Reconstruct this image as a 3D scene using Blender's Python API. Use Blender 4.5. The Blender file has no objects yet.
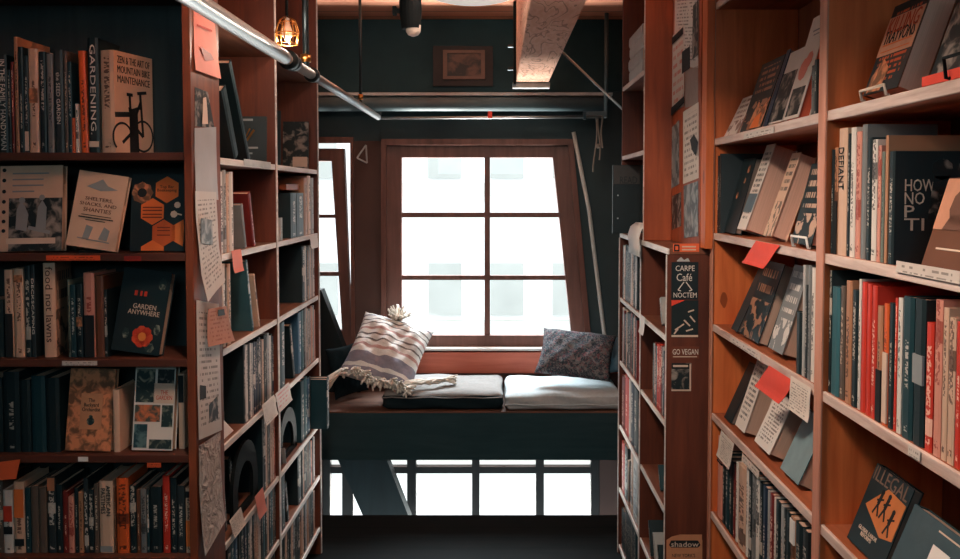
import bpy, bmesh, math, random
from mathutils import Vector, Matrix
rnd = random.Random(7)
S = bpy.context.scene
COL = S.collection
PI = math.pi
R = math.radians

# ------------------------------------------------------------------ camera
F, CX, CY, PITCH = 850.0, 497.0, 230.0, R(2.5)
EYE = Vector((0, 0, 1.7))
def ray(px, py):
    xc, yc = (px - CX) / F, (CY - py) / F
    c, s = math.cos(PITCH), math.sin(PITCH)
    return Vector((xc, c + yc * s, -s + yc * c))
def atY(px, py, d):
    r = ray(px, py); return EYE + r * (d / r.y)
def atX(px, py, X):
    r = ray(px, py); return EYE + r * (X / r.x)
def dX(px, py, X):
    return atX(px, py, X).y
cd = bpy.data.cameras.new('camera'); cam = bpy.data.objects.new('camera', cd); COL.objects.link(cam)
cam.location = EYE; cam.rotation_euler = (PI / 2 - PITCH, 0, 0)
cd.sensor_fit = 'HORIZONTAL'; cd.sensor_width = 36; cd.lens = F * 36 / 960
cd.shift_x = -(CX - 480) / 960; cd.shift_y = -(279.5 - CY) / 960
cd.clip_start = 0.05; cd.clip_end = 200
S.camera = cam

# ------------------------------------------------------------------ materials
def lin(c):
    return tuple(((v / 255) / 12.92 if v / 255 <= 0.04045 else ((v / 255 + 0.055) / 1.055) ** 2.4) for v in c)
def L4(c): return (*lin(c), 1)
class NT:
    def __init__(s, name):
        s.m = bpy.data.materials.new(name); s.m.use_nodes = True
        s.t = s.m.node_tree; s.b = s.t.nodes['Principled BSDF']
    def n(s, typ, **kw):
        x = s.t.nodes.new(typ)
        for k, v in kw.items(): setattr(x, k, v)
        return x
    def l(s, a, b): s.t.links.new(a, b)
    def math(s, op, a, b=None, c=None):
        x = s.n('ShaderNodeMath', operation=op)
        for i, v in enumerate((a, b, c)):
            if v is None: continue
            if isinstance(v, (int, float)): x.inputs[i].default_value = v
            else: s.l(v, x.inputs[i])
        return x.outputs[0]
    def mix(s, fac, a, b):
        x = s.n('ShaderNodeMix', data_type='RGBA')
        for sock, v in ((x.inputs[0], fac), (x.inputs[6], a), (x.inputs[7], b)):
            if isinstance(v, (int, float)): sock.default_value = v
            elif isinstance(v, tuple): sock.default_value = v if len(v) == 4 else (*v, 1)
            else: s.l(v, sock)
        return x.outputs[2]
    def comb(s, x, y, z=0):
        c = s.n('ShaderNodeCombineXYZ')
        for i, v in enumerate((x, y, z)):
            if isinstance(v, (int, float)): c.inputs[i].default_value = v
            else: s.l(v, c.inputs[i])
        return c.outputs[0]
    def noise(s, vec, scale=5, detail=2, dist=0):
        x = s.n('ShaderNodeTexNoise'); s.l(vec, x.inputs['Vector'])
        x.inputs['Scale'].default_value = scale; x.inputs['Detail'].default_value = detail
        x.inputs['Distortion'].default_value = dist
        return x.outputs['Fac']
    def coord(s, which='Object', sc=(1, 1, 1)):
        t = s.n('ShaderNodeTexCoord'); m = s.n('ShaderNodeMapping')
        m.inputs['Scale'].default_value = sc; s.l(t.outputs[which], m.inputs[0]); return m.outputs[0]
    def bump(s, h, st=.3, dist=.002):
        x = s.n('ShaderNodeBump'); x.inputs['Strength'].default_value = st; x.inputs['Distance'].default_value = dist
        s.l(h, x.inputs['Height']); s.l(x.outputs[0], s.b.inputs['Normal'])
    def fin(s, col=None, rough=.6, spec=.4, metal=0):
        if col is not None:
            if isinstance(col, tuple): s.b.inputs['Base Color'].default_value = col if len(col) == 4 else (*col, 1)
            else: s.l(col, s.b.inputs['Base Color'])
        s.b.inputs['Roughness'].default_value = rough; s.b.inputs['Metallic'].default_value = metal
        s.b.inputs['Specular IOR Level'].default_value = spec
        return s.m
def plain(name, col, rough=.6, spec=.4, metal=0, var=.25, sc=30):
    n = NT(name); f = n.noise(n.coord('Object'), sc, 3)
    c = lin(col); d = tuple(v * (1 - var) for v in c); e = tuple(min(1, v * (1 + var * .6)) for v in c)
    return n.fin(n.mix(f, d, e), rough, spec, metal)
def wood(name, c1, c2, axis='z', rough=.5, knots=True, sc=1.0, spec=.4):
    n = NT(name)
    s = {'x': (1.2, 14, 14), 'y': (14, 1.2, 14), 'z': (14, 14, 1.2)}[axis]
    v = n.coord('Object', tuple(k * sc for k in s))
    g = n.noise(v, 1.6, 5, .9); g2 = n.noise(n.coord('Object', (3, 3, 3)), 1.3, 2)
    g3 = n.noise(v, 9, 3, .3)
    f = n.math('ADD', n.math('MULTIPLY', g, .65), n.math('ADD', n.math('MULTIPLY', g2, .3), n.math('MULTIPLY', g3, .15)))
    cr = n.n('ShaderNodeValToRGB'); n.l(f, cr.inputs[0])
    cr.color_ramp.elements[0].position = .35; cr.color_ramp.elements[0].color = L4(c1)
    cr.color_ramp.elements[1].position = .72; cr.color_ramp.elements[1].color = L4(c2)
    c = cr.outputs[0]
    if knots:
        ks = {'x': (2.2, 5, 5), 'y': (5, 2.2, 5), 'z': (5, 5, 2.2)}[axis]
        vo = n.n('ShaderNodeTexVoronoi'); n.l(n.coord('Object', tuple(k * 1.1 for k in ks)), vo.inputs['Vector']); vo.inputs['Scale'].default_value = 1
        k = n.math('LESS_THAN', n.math('ADD', vo.outputs['Distance'], n.math('MULTIPLY', n.noise(n.coord('Object'), 40, 2), .05)), .085)
        c = n.mix(n.math('MULTIPLY', k, .75), c, tuple(.35 * x for x in lin(c1)))
    n.bump(g3, .15, .002)
    return n.fin(c, rough, spec)

W_L1 = wood('wood_left_front', (92, 46, 30), (136, 72, 46), 'z')
W_L1S = wood('wood_left_front_shelf', (66, 36, 30), (100, 58, 44), 'x', knots=False)
W_L2 = wood('wood_aisle_panel', (78, 38, 26), (116, 58, 38), 'z')
W_L2S = wood('wood_aisle_shelf', (92, 54, 40), (140, 92, 70), 'y', knots=False)
W_EDGE = wood('worn_white_shelf_edge', (186, 174, 166), (244, 238, 232), 'y', knots=False, sc=2)
W_R2 = wood('wood_right_far', (76, 39, 29), (112, 58, 40), 'z')
W_R3 = wood('wood_right_upper_lit', (128, 58, 32), (178, 86, 48), 'z')  # brighter copy of the far wood: light from above put into the colour
W_R2S = wood('wood_right_far_shelf', (96, 52, 38), (140, 88, 66), 'y', knots=False)
W_R1 = wood('wood_orange_pine', (188, 88, 44), (230, 126, 70), 'z')
W_R1S = wood('wood_orange_shelf', (128, 66, 42), (176, 100, 66), 'y', knots=False)
W_R1E = wood('wood_pink_edge', (176, 142, 130), (234, 214, 204), 'y', knots=False, sc=2)
W_R1V = wood('wood_pink_stile', (172, 110, 88), (210, 150, 126), 'z', knots=False)
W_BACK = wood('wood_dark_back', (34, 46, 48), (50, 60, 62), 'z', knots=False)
W_BACKR = wood('wood_tan_back', (110, 66, 46), (150, 92, 64), 'z', knots=False)
def beam_mat():
    n = NT('rough_sawn_beam'); g = n.noise(n.coord('Object', (7, 1.6, 7)), 1.1, 3, .8); f2 = n.noise(n.coord('Object', (30, 6, 30)), 2, 3)
    ln = n.math('LESS_THAN', n.math('FRACT', n.math('MULTIPLY', g, 11.0)), .16)
    c = n.mix(f2, L4((206, 142, 112)), L4((240, 196, 172)))
    n.bump(f2, .3, .003)
    return n.fin(n.mix(n.math('MULTIPLY', ln, .55), c, L4((126, 70, 52))), .8, .3)
W_BEAM = beam_mat()
W_BENCH = wood('bench_wood', (70, 46, 38), (120, 82, 64), 'x')
W_DARK = wood('dark_stained_wood', (32, 58, 64), (44, 70, 76), 'x', knots=False, spec=.2)
W_BRACE = wood('brace_wood', (14, 26, 29), (24, 40, 44), 'z', knots=False)
W_SASH = wood('sash_wood', (98, 68, 60), (134, 94, 84), 'z', knots=False)
W_CASE = wood('casing_wood', (96, 62, 52), (128, 84, 72), 'z', knots=False)
W_MULL = wood('dark_mullion_wood', (24, 26, 27), (40, 38, 37), 'z', knots=False)
W_SILL = wood('sill_wood', (186, 92, 70), (214, 122, 98), 'x', knots=False)

def ceil_mat():
    n = NT('ceiling_planks'); v = n.coord('Object', (1.2, 10, 10))
    t = n.n('ShaderNodeTexCoord'); sp = n.n('ShaderNodeSeparateXYZ'); n.l(t.outputs['Object'], sp.inputs[0])
    fr = n.math('FRACT', n.math('MULTIPLY', sp.outputs[1], 7.0))
    line = n.math('LESS_THAN', fr, .06)
    g = n.noise(v, 2, 4, .6)
    c = n.mix(g, L4((214, 128, 94)), L4((244, 178, 146)))
    return n.fin(n.mix(n.math('MULTIPLY', line, .8), c, L4((60, 26, 18))), .6)
def floor_mat():
    n = NT('floor_boards'); t = n.n('ShaderNodeTexCoord'); sp = n.n('ShaderNodeSeparateXYZ'); n.l(t.outputs['Object'], sp.inputs[0])
    line = n.math('LESS_THAN', n.math('FRACT', n.math('MULTIPLY', sp.outputs[1], 8.0)), .05)
    g = n.noise(n.coord('Object', (2, 12, 1)), 2, 5, .8)
    c = n.mix(g, L4((15, 25, 28)), L4((34, 33, 33)))
    return n.fin(n.mix(line, c, L4((14, 22, 24))), .85, .1)
M_CEIL, M_FLOOR = ceil_mat(), floor_mat()
M_WALLB = plain('dark_grey_wall', (60, 76, 80), .75, .3, var=.25, sc=5)
M_WALLD = plain('dark_wall_paint', (44, 72, 79), .8, .2, var=.3, sc=6)
M_WALLW = plain('dark_window_wall', (92, 70, 64), .7, .3, var=.25, sc=5)
M_WHITE = plain('white_paper', (232, 228, 224), .7, var=.06)
M_CREAM = plain('cream_paper', (214, 190, 172), .7, var=.1)
M_PINKP = plain('pink_paper', (226, 138, 122), .7, var=.08)
M_RED = plain('red_card', (232, 74, 54), .6, var=.1)
M_ORANGE = plain('orange_card', (234, 106, 62), .6, var=.1)
M_BLACK = plain('black_plastic', (11, 18, 20), .7, .15, var=.2)
M_INK = plain('ink_black', (24, 30, 34), .7, var=.1)
M_INKW = plain('ink_white', (226, 216, 206), .7, var=.05)
M_INKR = plain('ink_red', (196, 60, 40), .7, var=.05)
M_INKO = plain('ink_orange', (230, 120, 60), .7, var=.05)
M_GREY = plain('grey_paper', (140, 146, 148), .6, var=.15)
M_STEEL = plain('brushed_steel', (188, 194, 196), .4, metal=1, var=.15, sc=60)
M_STEELD = plain('dark_steel', (60, 70, 74), .4, metal=.9, var=.2)
M_DUCT = plain('painted_duct', (92, 112, 118), .5, var=.3, sc=8)
M_FLAKE = plain('flaking_white_paint', (190, 196, 196), .6, var=.5, sc=14)
M_BRASS = plain('brass', (190, 130, 70), .35, metal=1, var=.15)
M_POLE = plain('pale_pole_paint', (206, 206, 200), .5, var=.2)
M_ROPE = plain('grey_string', (150, 140, 130), .9, var=.2)
M_SHADE = plain('white_lampshade', (240, 236, 230), .8, var=.05)
def shade_mat():
    n = NT('lit_white_lampshade'); n.fin(L4((244, 240, 234)), .8, .2); n.b.inputs['Emission Color'].default_value = (1, .93, .86, 1); n.b.inputs['Emission Strength'].default_value = .35; return n.m
M_SHADE = shade_mat()
M_BULB = plain('frosted_bulb', (215, 200, 188), .3, var=.08)
M_TEALBK = plain('teal_card', (96, 128, 138), .6, var=.15)
M_FACADE = plain('pale_facade', (242, 243, 242), .9, var=.05, sc=.5)
M_FACW = plain('facade_window', (176, 178, 174), .4, var=.2, sc=1)
M_FACT = plain('facade_trim', (200, 200, 194), .8, var=.1, sc=1)
M_STREET = plain('pale_street', (228, 228, 228), .9, var=.05, sc=1)

def glass():
    n = NT('window_glass'); n.t.nodes.remove(n.b)
    o = n.t.nodes['Material Output']; tr = n.n('ShaderNodeBsdfTransparent'); gl = n.n('ShaderNodeBsdfGlossy'); gl.inputs['Roughness'].default_value = .02
    fr = n.n('ShaderNodeLayerWeight'); fz = n.math('ADD', n.math('MULTIPLY', n.math('POWER', fr.outputs['Facing'], 4.0), .5), .02); mx = n.n('ShaderNodeMixShader')
    tr.inputs[0].default_value = (.96, .98, .98, 1)
    n.l(fz, mx.inputs[0]); n.l(tr.outputs[0], mx.inputs[1]); n.l(gl.outputs[0], mx.inputs[2]); n.l(mx.outputs[0], o.inputs[0])
    return n.m
M_GLASS = glass()

def pages_mat(name, c):
    n = NT(name); t = n.n('ShaderNodeTexCoord'); sp = n.n('ShaderNodeSeparateXYZ'); n.l(t.outputs['Object'], sp.inputs[0])
    g = n.noise(n.comb(n.math('MULTIPLY', sp.outputs[0], 900.0), n.math('MULTIPLY', sp.outputs[1], 6.0), n.math('MULTIPLY', sp.outputs[2], 6.0)), 1, 2)
    return n.fin(n.mix(g, tuple(v * .62 for v in lin(c)), lin(c)), .85, .15)
P_CREAM = pages_mat('page_edges', (222, 186, 164))
P_PINK = pages_mat('page_edges_pink', (238, 192, 172))
P_GREY = pages_mat('page_edges_grey', (150, 132, 122))
P_TAN = pages_mat('page_edges_tan', (204, 172, 154))

PAL = {'black': (26, 43, 48), 'charcoal': (44, 54, 58), 'dark teal': (28, 62, 70), 'teal': (58, 104, 114), 'grey': (122, 124, 124),
       'pale grey': (172, 172, 170), 'cream': (214, 178, 154), 'white': (226, 218, 210), 'red': (206, 58, 44), 'orange': (222, 98, 48),
       'brown': (108, 68, 50), 'tan': (178, 128, 98), 'pink': (220, 150, 132), 'blue': (70, 110, 138), 'navy': (32, 50, 72), 'dark red': (122, 40, 36),
       'green grey': (112, 122, 112), 'greyish brown': (96, 84, 76)}
INK_OF = {'black': (190, 178, 166), 'charcoal': (200, 190, 180), 'dark teal': (206, 196, 186), 'teal': (210, 214, 212), 'grey': (50, 54, 56),
          'pale grey': (60, 60, 62), 'cream': (76, 48, 40), 'white': (50, 50, 52), 'red': (240, 200, 180), 'orange': (70, 34, 26), 'brown': (220, 180, 150),
          'tan': (70, 40, 30), 'pink': (150, 60, 50), 'blue': (220, 224, 224), 'navy': (214, 200, 190), 'dark red': (226, 180, 160),
          'green grey': (40, 48, 46), 'greyish brown': (200, 180, 160)}
_cm = {}
def cover_mat(c):
    k = ('c', c)
    if k not in _cm: _cm[k] = plain('cover_' + c.replace(' ', '_'), PAL[c], .45, .4, var=.18, sc=18)
    return _cm[k]
def spine_mat(c, v=0):
    k = ('s', c, v)
    if k in _cm: return _cm[k]
    n = NT('spine_' + c.replace(' ', '_') + '_%s' % 'abc'[v])
    uv = n.n('ShaderNodeUVMap'); sp = n.n('ShaderNodeSeparateXYZ'); n.l(uv.outputs[0], sp.inputs[0])
    oi = n.n('ShaderNodeObjectInfo'); rr = oi.outputs['Random']
    u, w = sp.outputs[0], sp.outputs[1]
    band = n.math('LESS_THAN', n.math('ABSOLUTE', n.math('SUBTRACT', u, .5)), [.2, .3, .14][v])
    lo = n.math('ADD', n.math('MULTIPLY', rr, .25), .2); hi = n.math('ADD', lo, [.5, .6, .35][v])
    rng = n.math('MULTIPLY', n.math('GREATER_THAN', w, lo), n.math('LESS_THAN', w, hi))
    low = n.math('MULTIPLY', n.math('GREATER_THAN', w, .05), n.math('LESS_THAN', w, .1))
    rng = n.math('MAXIMUM', rng, low)
    g = n.noise(n.comb(n.math('MULTIPLY', u, 3.0), n.math('MULTIPLY', w, [46.0, 34.0, 60.0][v]), n.math('MULTIPLY', rr, 90.0)), 1, 1)
    k1 = n.math('MULTIPLY', n.math('MULTIPLY', band, rng), n.math('GREATER_THAN', g, .5))
    base = n.mix(n.noise(n.coord('Object'), 20, 2), tuple(x * .8 for x in lin(PAL[c])), lin(PAL[c]))
    if v == 1:   # a coloured band near the top or the foot
        bw = n.math('LESS_THAN', n.math('ABSOLUTE', n.math('SUBTRACT', w, n.math('ADD', .12, n.math('MULTIPLY', rr, .7)))), .07)
        base = n.mix(n.math('MULTIPLY', bw, .8), base, lin(INK_OF[c]))
    _cm[k] = n.fin(n.mix(n.math('MULTIPLY', k1, .85), base, lin(INK_OF[c])), .45, .4)
    return _cm[k]
def front_mat(c, ink=None, v=0):
    """a printed front cover: rows of print above a mottled picture"""
    k = ('f', c, ink, v)
    if k in _cm: return _cm[k]
    n = NT('front_' + c.replace(' ', '_') + '_%s' % 'abcd'[v])
    uv = n.n('ShaderNodeUVMap'); sp = n.n('ShaderNodeSeparateXYZ'); n.l(uv.outputs[0], sp.inputs[0])
    u, w = sp.outputs[0], sp.outputs[1]
    ic = lin(PAL[ink]) if ink else lin(INK_OF[c]); bc = lin(PAL[c])
    rows = [11.0, 7.0, 16.0, 5.0][v]
    fr = n.math('LESS_THAN', n.math('FRACT', n.math('MULTIPLY', w, rows)), .5)
    g = n.noise(n.comb(n.math('MULTIPLY', u, 18.0), n.math('MULTIPLY', n.math('FLOOR', n.math('MULTIPLY', w, rows)), 7.3), 0), 1, 0)
    inner = n.math('LESS_THAN', n.math('ABSOLUTE', n.math('SUBTRACT', u, .5)), .38)
    top = n.math('MULTIPLY', n.math('GREATER_THAN', w, [.5, .45, .1, .6][v]), n.math('LESS_THAN', w, .93))
    tx = n.math('MULTIPLY', n.math('MULTIPLY', fr, n.math('GREATER_THAN', g, .46)), n.math('MULTIPLY', inner, top))
    pic = n.math('MULTIPLY', n.math('GREATER_THAN', n.noise(n.comb(n.math('MULTIPLY', u, 3.0), n.math('MULTIPLY', w, 4.5), v * 3.1), 1.4, 4, .5), .53),
                 n.math('LESS_THAN', w, [.42, .38, 0, .5][v]))
    _cm[k] = n.fin(n.mix(n.math('MULTIPLY', n.math('MAXIMUM', tx, pic), .8), bc, ic), .45, .4)
    return _cm[k]
def paper_mat(name, c, ink, rows=16, seed=0):
    n = NT(name); uv = n.n('ShaderNodeUVMap'); sp = n.n('ShaderNodeSeparateXYZ'); n.l(uv.outputs[0], sp.inputs[0])
    u, w = sp.outputs[0], sp.outputs[1]
    fr = n.math('LESS_THAN', n.math('FRACT', n.math('MULTIPLY', w, float(rows))), .42)
    g = n.noise(n.comb(n.math('MULTIPLY', u, 16.0), n.math('MULTIPLY', n.math('FLOOR', n.math('MULTIPLY', w, float(rows))), 5.7), seed), 1, 0)
    inner = n.math('MULTIPLY', n.math('LESS_THAN', n.math('ABSOLUTE', n.math('SUBTRACT', u, .5)), .4), n.math('LESS_THAN', n.math('ABSOLUTE', n.math('SUBTRACT', w, .5)), .42))
    k = n.math('MULTIPLY', n.math('MULTIPLY', fr, n.math('GREATER_THAN', g, .47)), inner)
    base = n.mix(n.noise(n.coord('Object'), 14, 3), tuple(x * .82 for x in lin(c)), lin(c))
    return n.fin(n.mix(n.math('MULTIPLY', k, .6), base, lin(ink)), .75, .2)
M_NOTE = paper_mat('printed_note', (226, 216, 206), (70, 64, 62), 12)
M_NOTE2 = paper_mat('printed_sheet', (206, 204, 200), (64, 68, 72), 22, 3)
M_LABEL = paper_mat('shelf_label_print', (216, 206, 198), (80, 70, 66), 2, 5)
M_LABELO = paper_mat('orange_label_print', (226, 92, 54), (90, 30, 20), 2, 6)
def photo_mat(name, a, b, sc=9, thr=.5, seed=0):
    n = NT(name); f = n.noise(n.coord('Object', (1, 1, 1)), sc, 4, .6)
    cr = n.n('ShaderNodeValToRGB'); n.l(f, cr.inputs[0]); cr.color_ramp.elements[0].position = thr - .06; cr.color_ramp.elements[1].position = thr + .1
    cr.color_ramp.elements[0].color = L4(a); cr.color_ramp.elements[1].color = L4(b)
    return n.fin(cr.outputs[0], .5, .4)
M_PHOTO = photo_mat('dark_photo_print', (22, 36, 40), (150, 140, 132), 30, .55)
M_PHOTOG = photo_mat('grey_photo_print', (84, 96, 100), (158, 164, 164), 22, .5)
M_FLORAL = photo_mat('floral_print', (120, 84, 62), (214, 140, 100), 45, .48)
M_LEAF = photo_mat('leaf_photo_print', (36, 56, 58), (150, 150, 132), 40, .55)

# ------------------------------------------------------------------ object helpers
def link(o, parent=None):
    COL.objects.link(o)
    if parent: o.parent = parent
    return o
def tag(o, label=None, cat=None, group=None, kind=None):
    if label: o['label'] = label
    if cat: o['category'] = cat
    if group: o['group'] = group
    if kind: o['kind'] = kind
    return o
def thing(name, label, cat, loc=(0, 0, 0), group=None):
    o = link(bpy.data.objects.new(name, None)); o.location = loc; o.empty_display_size = .05
    return tag(o, label, cat, group)
def wm(o):
    m = o.matrix_basis.copy()
    while o.parent: o = o.parent; m = o.matrix_basis @ m
    return m
class MB:
    def __init__(s): s.bm = bmesh.new()
    def box(s, x0, x1, y0, y1, z0, z1):
        v = [s.bm.verts.new((x, y, z)) for z in (z0, z1) for (x, y) in ((x0, y0), (x1, y0), (x1, y1), (x0, y1))]
        for f in ((3, 2, 1, 0), (4, 5, 6, 7), (0, 1, 5, 4), (1, 2, 6, 5), (2, 3, 7, 6), (3, 0, 4, 7)): s.bm.faces.new([v[i] for i in f])
        return s
    def prism(s, pts, off):
        """closed prism: polygon pts (3-D) swept by off"""
        off = Vector(off); a = [s.bm.verts.new(Vector(p)) for p in pts]; b = [s.bm.verts.new(Vector(p) + off) for p in pts]
        n = len(a); s.bm.faces.new(a[::-1]); s.bm.faces.new(b)
        for i in range(n): s.bm.faces.new((a[i], a[(i + 1) % n], b[(i + 1) % n], b[i]))
        return s
    def tube(s, pts, r, seg=10, cap=True):
        pts = [Vector(p) for p in pts]; rings = []
        rs = r if isinstance(r, (list, tuple)) else [r] * len(pts)
        prev = None
        for i, p in enumerate(pts):
            t = (pts[min(i + 1, len(pts) - 1)] - pts[max(i - 1, 0)]).normalized()
            if prev is None:
                a = Vector((0, 0, 1)) if abs(t.z) < .9 else Vector((1, 0, 0))
                u = t.cross(a).normalized()
            else:
                u = (prev - t * prev.dot(t)).normalized()
            prev = u; w = t.cross(u)
            rings.append([s.bm.verts.new(p + (u * math.cos(k * 2 * PI / seg) + w * math.sin(k * 2 * PI / seg)) * rs[i]) for k in range(seg)])
        for a, b in zip(rings, rings[1:]):
            for k in range(seg): s.bm.faces.new((a[k], a[(k + 1) % seg], b[(k + 1) % seg], b[k]))
        if cap: s.bm.faces.new(rings[0][::-1]); s.bm.faces.new(rings[-1])
        return s
    def lathe(s, prof, c=(0, 0, 0), seg=24):
        c = Vector(c); rings = []
        for r, z in prof:
            rings.append([s.bm.verts.new(c + Vector((r * math.cos(k * 2 * PI / seg), r * math.sin(k * 2 * PI / seg), z))) for k in range(seg)])
        for a, b in zip(rings, rings[1:]):
            for k in range(seg): s.bm.faces.new((a[k], a[(k + 1) % seg], b[(k + 1) % seg], b[k]))
        s.bm.faces.new(rings[0][::-1]); s.bm.faces.new(rings[-1]); return s
    def build(s, name, mat, parent=None, world=True, bevel=0, smooth=False, sub=0):
        if parent is not None and world:
            s.bm.transform(wm(parent).inverted())
        bmesh.ops.recalc_face_normals(s.bm, faces=s.bm.faces)
        me = bpy.data.meshes.new(name); s.bm.to_mesh(me); s.bm.free()
        for m in (mat if isinstance(mat, list) else [mat]): me.materials.append(m)
        if smooth:
            for p in me.polygons: p.use_smooth = True
        o = link(bpy.data.objects.new(name, me), parent)
        if bevel:
            b = o.modifiers.new('bevel', 'BEVEL'); b.width = bevel; b.segments = 2; b.limit_method = 'ANGLE'
        if sub:
            b = o.modifiers.new('sub', 'SUBSURF'); b.levels = sub; b.render_levels = sub
        return o
def struct(o): o['kind'] = 'structure'; return o
def pxprism(mb, px, d0, d1):
    p = [atY(x, y, d0) for x, y in px]
    mb.prism(p, (0, d1 - d0, 0)); return mb

_tx = {}
def text_bm(body):
    if body not in _tx:
        cu = bpy.data.curves.new('t', 'FONT'); cu.body = body; cu.align_x = 'CENTER'; cu.size = 1; cu.extrude = .004; cu.resolution_u = 2; cu.space_line = .85
        o = bpy.data.objects.new('t', cu); COL.objects.link(o)
        dg = bpy.context.evaluated_depsgraph_get(); me = bpy.data.meshes.new_from_object(o.evaluated_get(dg))
        bpy.data.objects.remove(o); bpy.data.curves.remove(cu)
        xs = [v.co.x for v in me.vertices]; ys = [v.co.y for v in me.vertices]
        _tx[body] = (me, min(xs), max(xs), min(ys), max(ys))
    return _tx[body]
def text(name, parent, body, w, h, M, mat):
    """lettering fitted to w x h, centred on local matrix M (x = reading direction, y = up, z = out)"""
    me, x0, x1, y0, y1 = text_bm(body); me = me.copy()
    T = M @ Matrix.Diagonal((w / (x1 - x0), h / (y1 - y0), .1, 1)) @ Matrix.Translation((-(x0 + x1) / 2, -(y0 + y1) / 2, 0))
    me.transform(T); me.materials.clear(); me.materials.append(mat)
    return link(bpy.data.objects.new(name, me), parent)

# ------------------------------------------------------------------ books
ALLB = []
def book(label, rot, xyz, t, w, h, c, base=None, group=None, spine_v=None, front=None, pages=None, anchor=None, cat='book', name='book'):
    """local: x thickness (front cover at +x), y from spine (0) to fore-edge (w), z height.
    rot = 3x3 rotation; anchor = local point put at xyz; base = z the lowest corner rests on"""
    o = thing(name, label, cat, (0, 0, 0), group)
    cth = .0022 if t > .012 else .0009
    mb = MB(); bm = mb.bm
    bow = min(.004, t * .12)
    prof = [(-t / 2, w), (-t / 2, 0), (-t * .25, -bow * .8), (t * .25, -bow * .8), (t / 2, 0), (t / 2, w), (t / 2 - cth, w), (t / 2 - cth, cth), (-t / 2 + cth, cth), (-t / 2 + cth, w)]
    mb.prism([(x, y, 0) for x, y in prof], (0, 0, h))
    bmesh.ops.recalc_face_normals(bm, faces=bm.faces)
    uvl = bm.loops.layers.uv.new('UVMap')
    for f in bm.faces:
        nrm = f.normal; cy = f.calc_center_median().y; cx_ = f.calc_center_median().x
        if nrm.y < -.5 and cy < cth * .5: f.material_index = 1
        elif abs(nrm.x) > .9 and cx_ > t * .49: f.material_index = 2
        for lp in f.loops:
            co = lp.vert.co
            if f.material_index == 1: lp[uvl].uv = ((co.x + t / 2) / t, co.z / h)
            else: lp[uvl].uv = (co.y / w, co.z / h)
    me = bpy.data.meshes.new('cover'); bm.to_mesh(me); bm.free()
    if spine_v is None: spine_v = rnd.choice((0, 0, 1, 2))
    for m in (cover_mat(c), spine_mat(c, spine_v) if spine_v >= 0 else cover_mat(c), front or cover_mat(c)): me.materials.append(m)
    link(bpy.data.objects.new('cover', me), o)
    pb = MB().box(-t / 2 + cth, t / 2 - cth, cth, w - .003, .003, h - .003)
    pb.build('page_block', pages or P_CREAM, o, world=False)
    rot = rot.to_3x3()
    a = Vector(anchor) if anchor else Vector((0, 0, 0))
    loc = Vector(xyz) - rot @ a
    if base is not None:
        zm = min((rot @ Vector((x, y, z))).z for x in (-t / 2, t / 2) for y in (-bow, w) for z in (0, h))
        loc.z = base - zm + .0006
    o.matrix_basis = Matrix.Translation(loc) @ rot.to_4x4()
    ALLB.append(o)
    o['_d'] = 0; del o['_d']
    return o
def RZ(a): return Matrix.Rotation(a, 3, 'Z')
def RX(a): return Matrix.Rotation(a, 3, 'X')
def RY(a): return Matrix.Rotation(a, 3, 'Y')
def MF(t, u, v):   # front-cover frame: x -> +y, y -> +z, z -> +x
    return Matrix(((0, 0, 1, t / 2 + .0006), (1, 0, 0, u), (0, 1, 0, v), (0, 0, 0, 1)))
def MS(t, v, x=0):      # spine frame reading downwards: x -> -z, y -> +x, z -> -y
    return Matrix(((0, 1, 0, x), (0, 0, -1, -min(.004, t * .12) - .0006), (-1, 0, 0, v), (0, 0, 0, 1)))
def fshape(o, name, t, polys, mat, lift=.0006):
    """flat printed shapes on the front cover, (u, v) metres"""
    mb = MB()
    for p in polys: mb.prism([(t / 2 + lift, u, v) for u, v in p], (.0005, 0, 0))
    return mb.build(name, mat, o, world=False)
def ring(cx, cy, r, wd, n=24, a0=0, a1=2 * PI):
    out = []
    for k in range(n):
        a, b = a0 + (a1 - a0) * k / n, a0 + (a1 - a0) * (k + 1) / n
        out.append([(cx + r * math.cos(a), cy + r * math.sin(a)), (cx + (r + wd) * math.cos(a), cy + (r + wd) * math.sin(a)),
                    (cx + (r + wd) * math.cos(b), cy + (r + wd) * math.sin(b)), (cx + r * math.cos(b), cy + r * math.sin(b))])
    return out
def stroke(x0, y0, x1, y1, wd):
    dx, dy = x1 - x0, y1 - y0; l = math.hypot(dx, dy); nx, ny = -dy / l * wd / 2, dx / l * wd / 2
    return [(x0 + nx, y0 + ny), (x0 - nx, y0 - ny), (x1 - nx, y1 - ny), (x1 + nx, y1 + ny)]
def rect(u0, u1, v0, v1): return [(u0, v0), (u1, v0), (u1, v1), (u0, v1)]
def ngon(cx, cy, r, n=6, a0=PI / 6, sx=1): return [(cx + sx * r * math.cos(a0 + 2 * PI * k / n), cy + r * math.sin(a0 + 2 * PI * k / n)) for k in range(n)]
ORD = 'first second third fourth fifth sixth seventh eighth ninth tenth eleventh twelfth thirteenth fourteenth fifteenth sixteenth seventeenth eighteenth nineteenth twentieth'.split()
def ordn(i):
    if i < 20: return ORD[i]
    return ('twenty-' if i < 29 else 'thirty-') + ORD[(i - 20) % 10] if i != 29 else 'thirtieth'
def size_word(t, h):
    return 'thin ' if t < .013 else ('thick ' if t > .032 else '')

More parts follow.
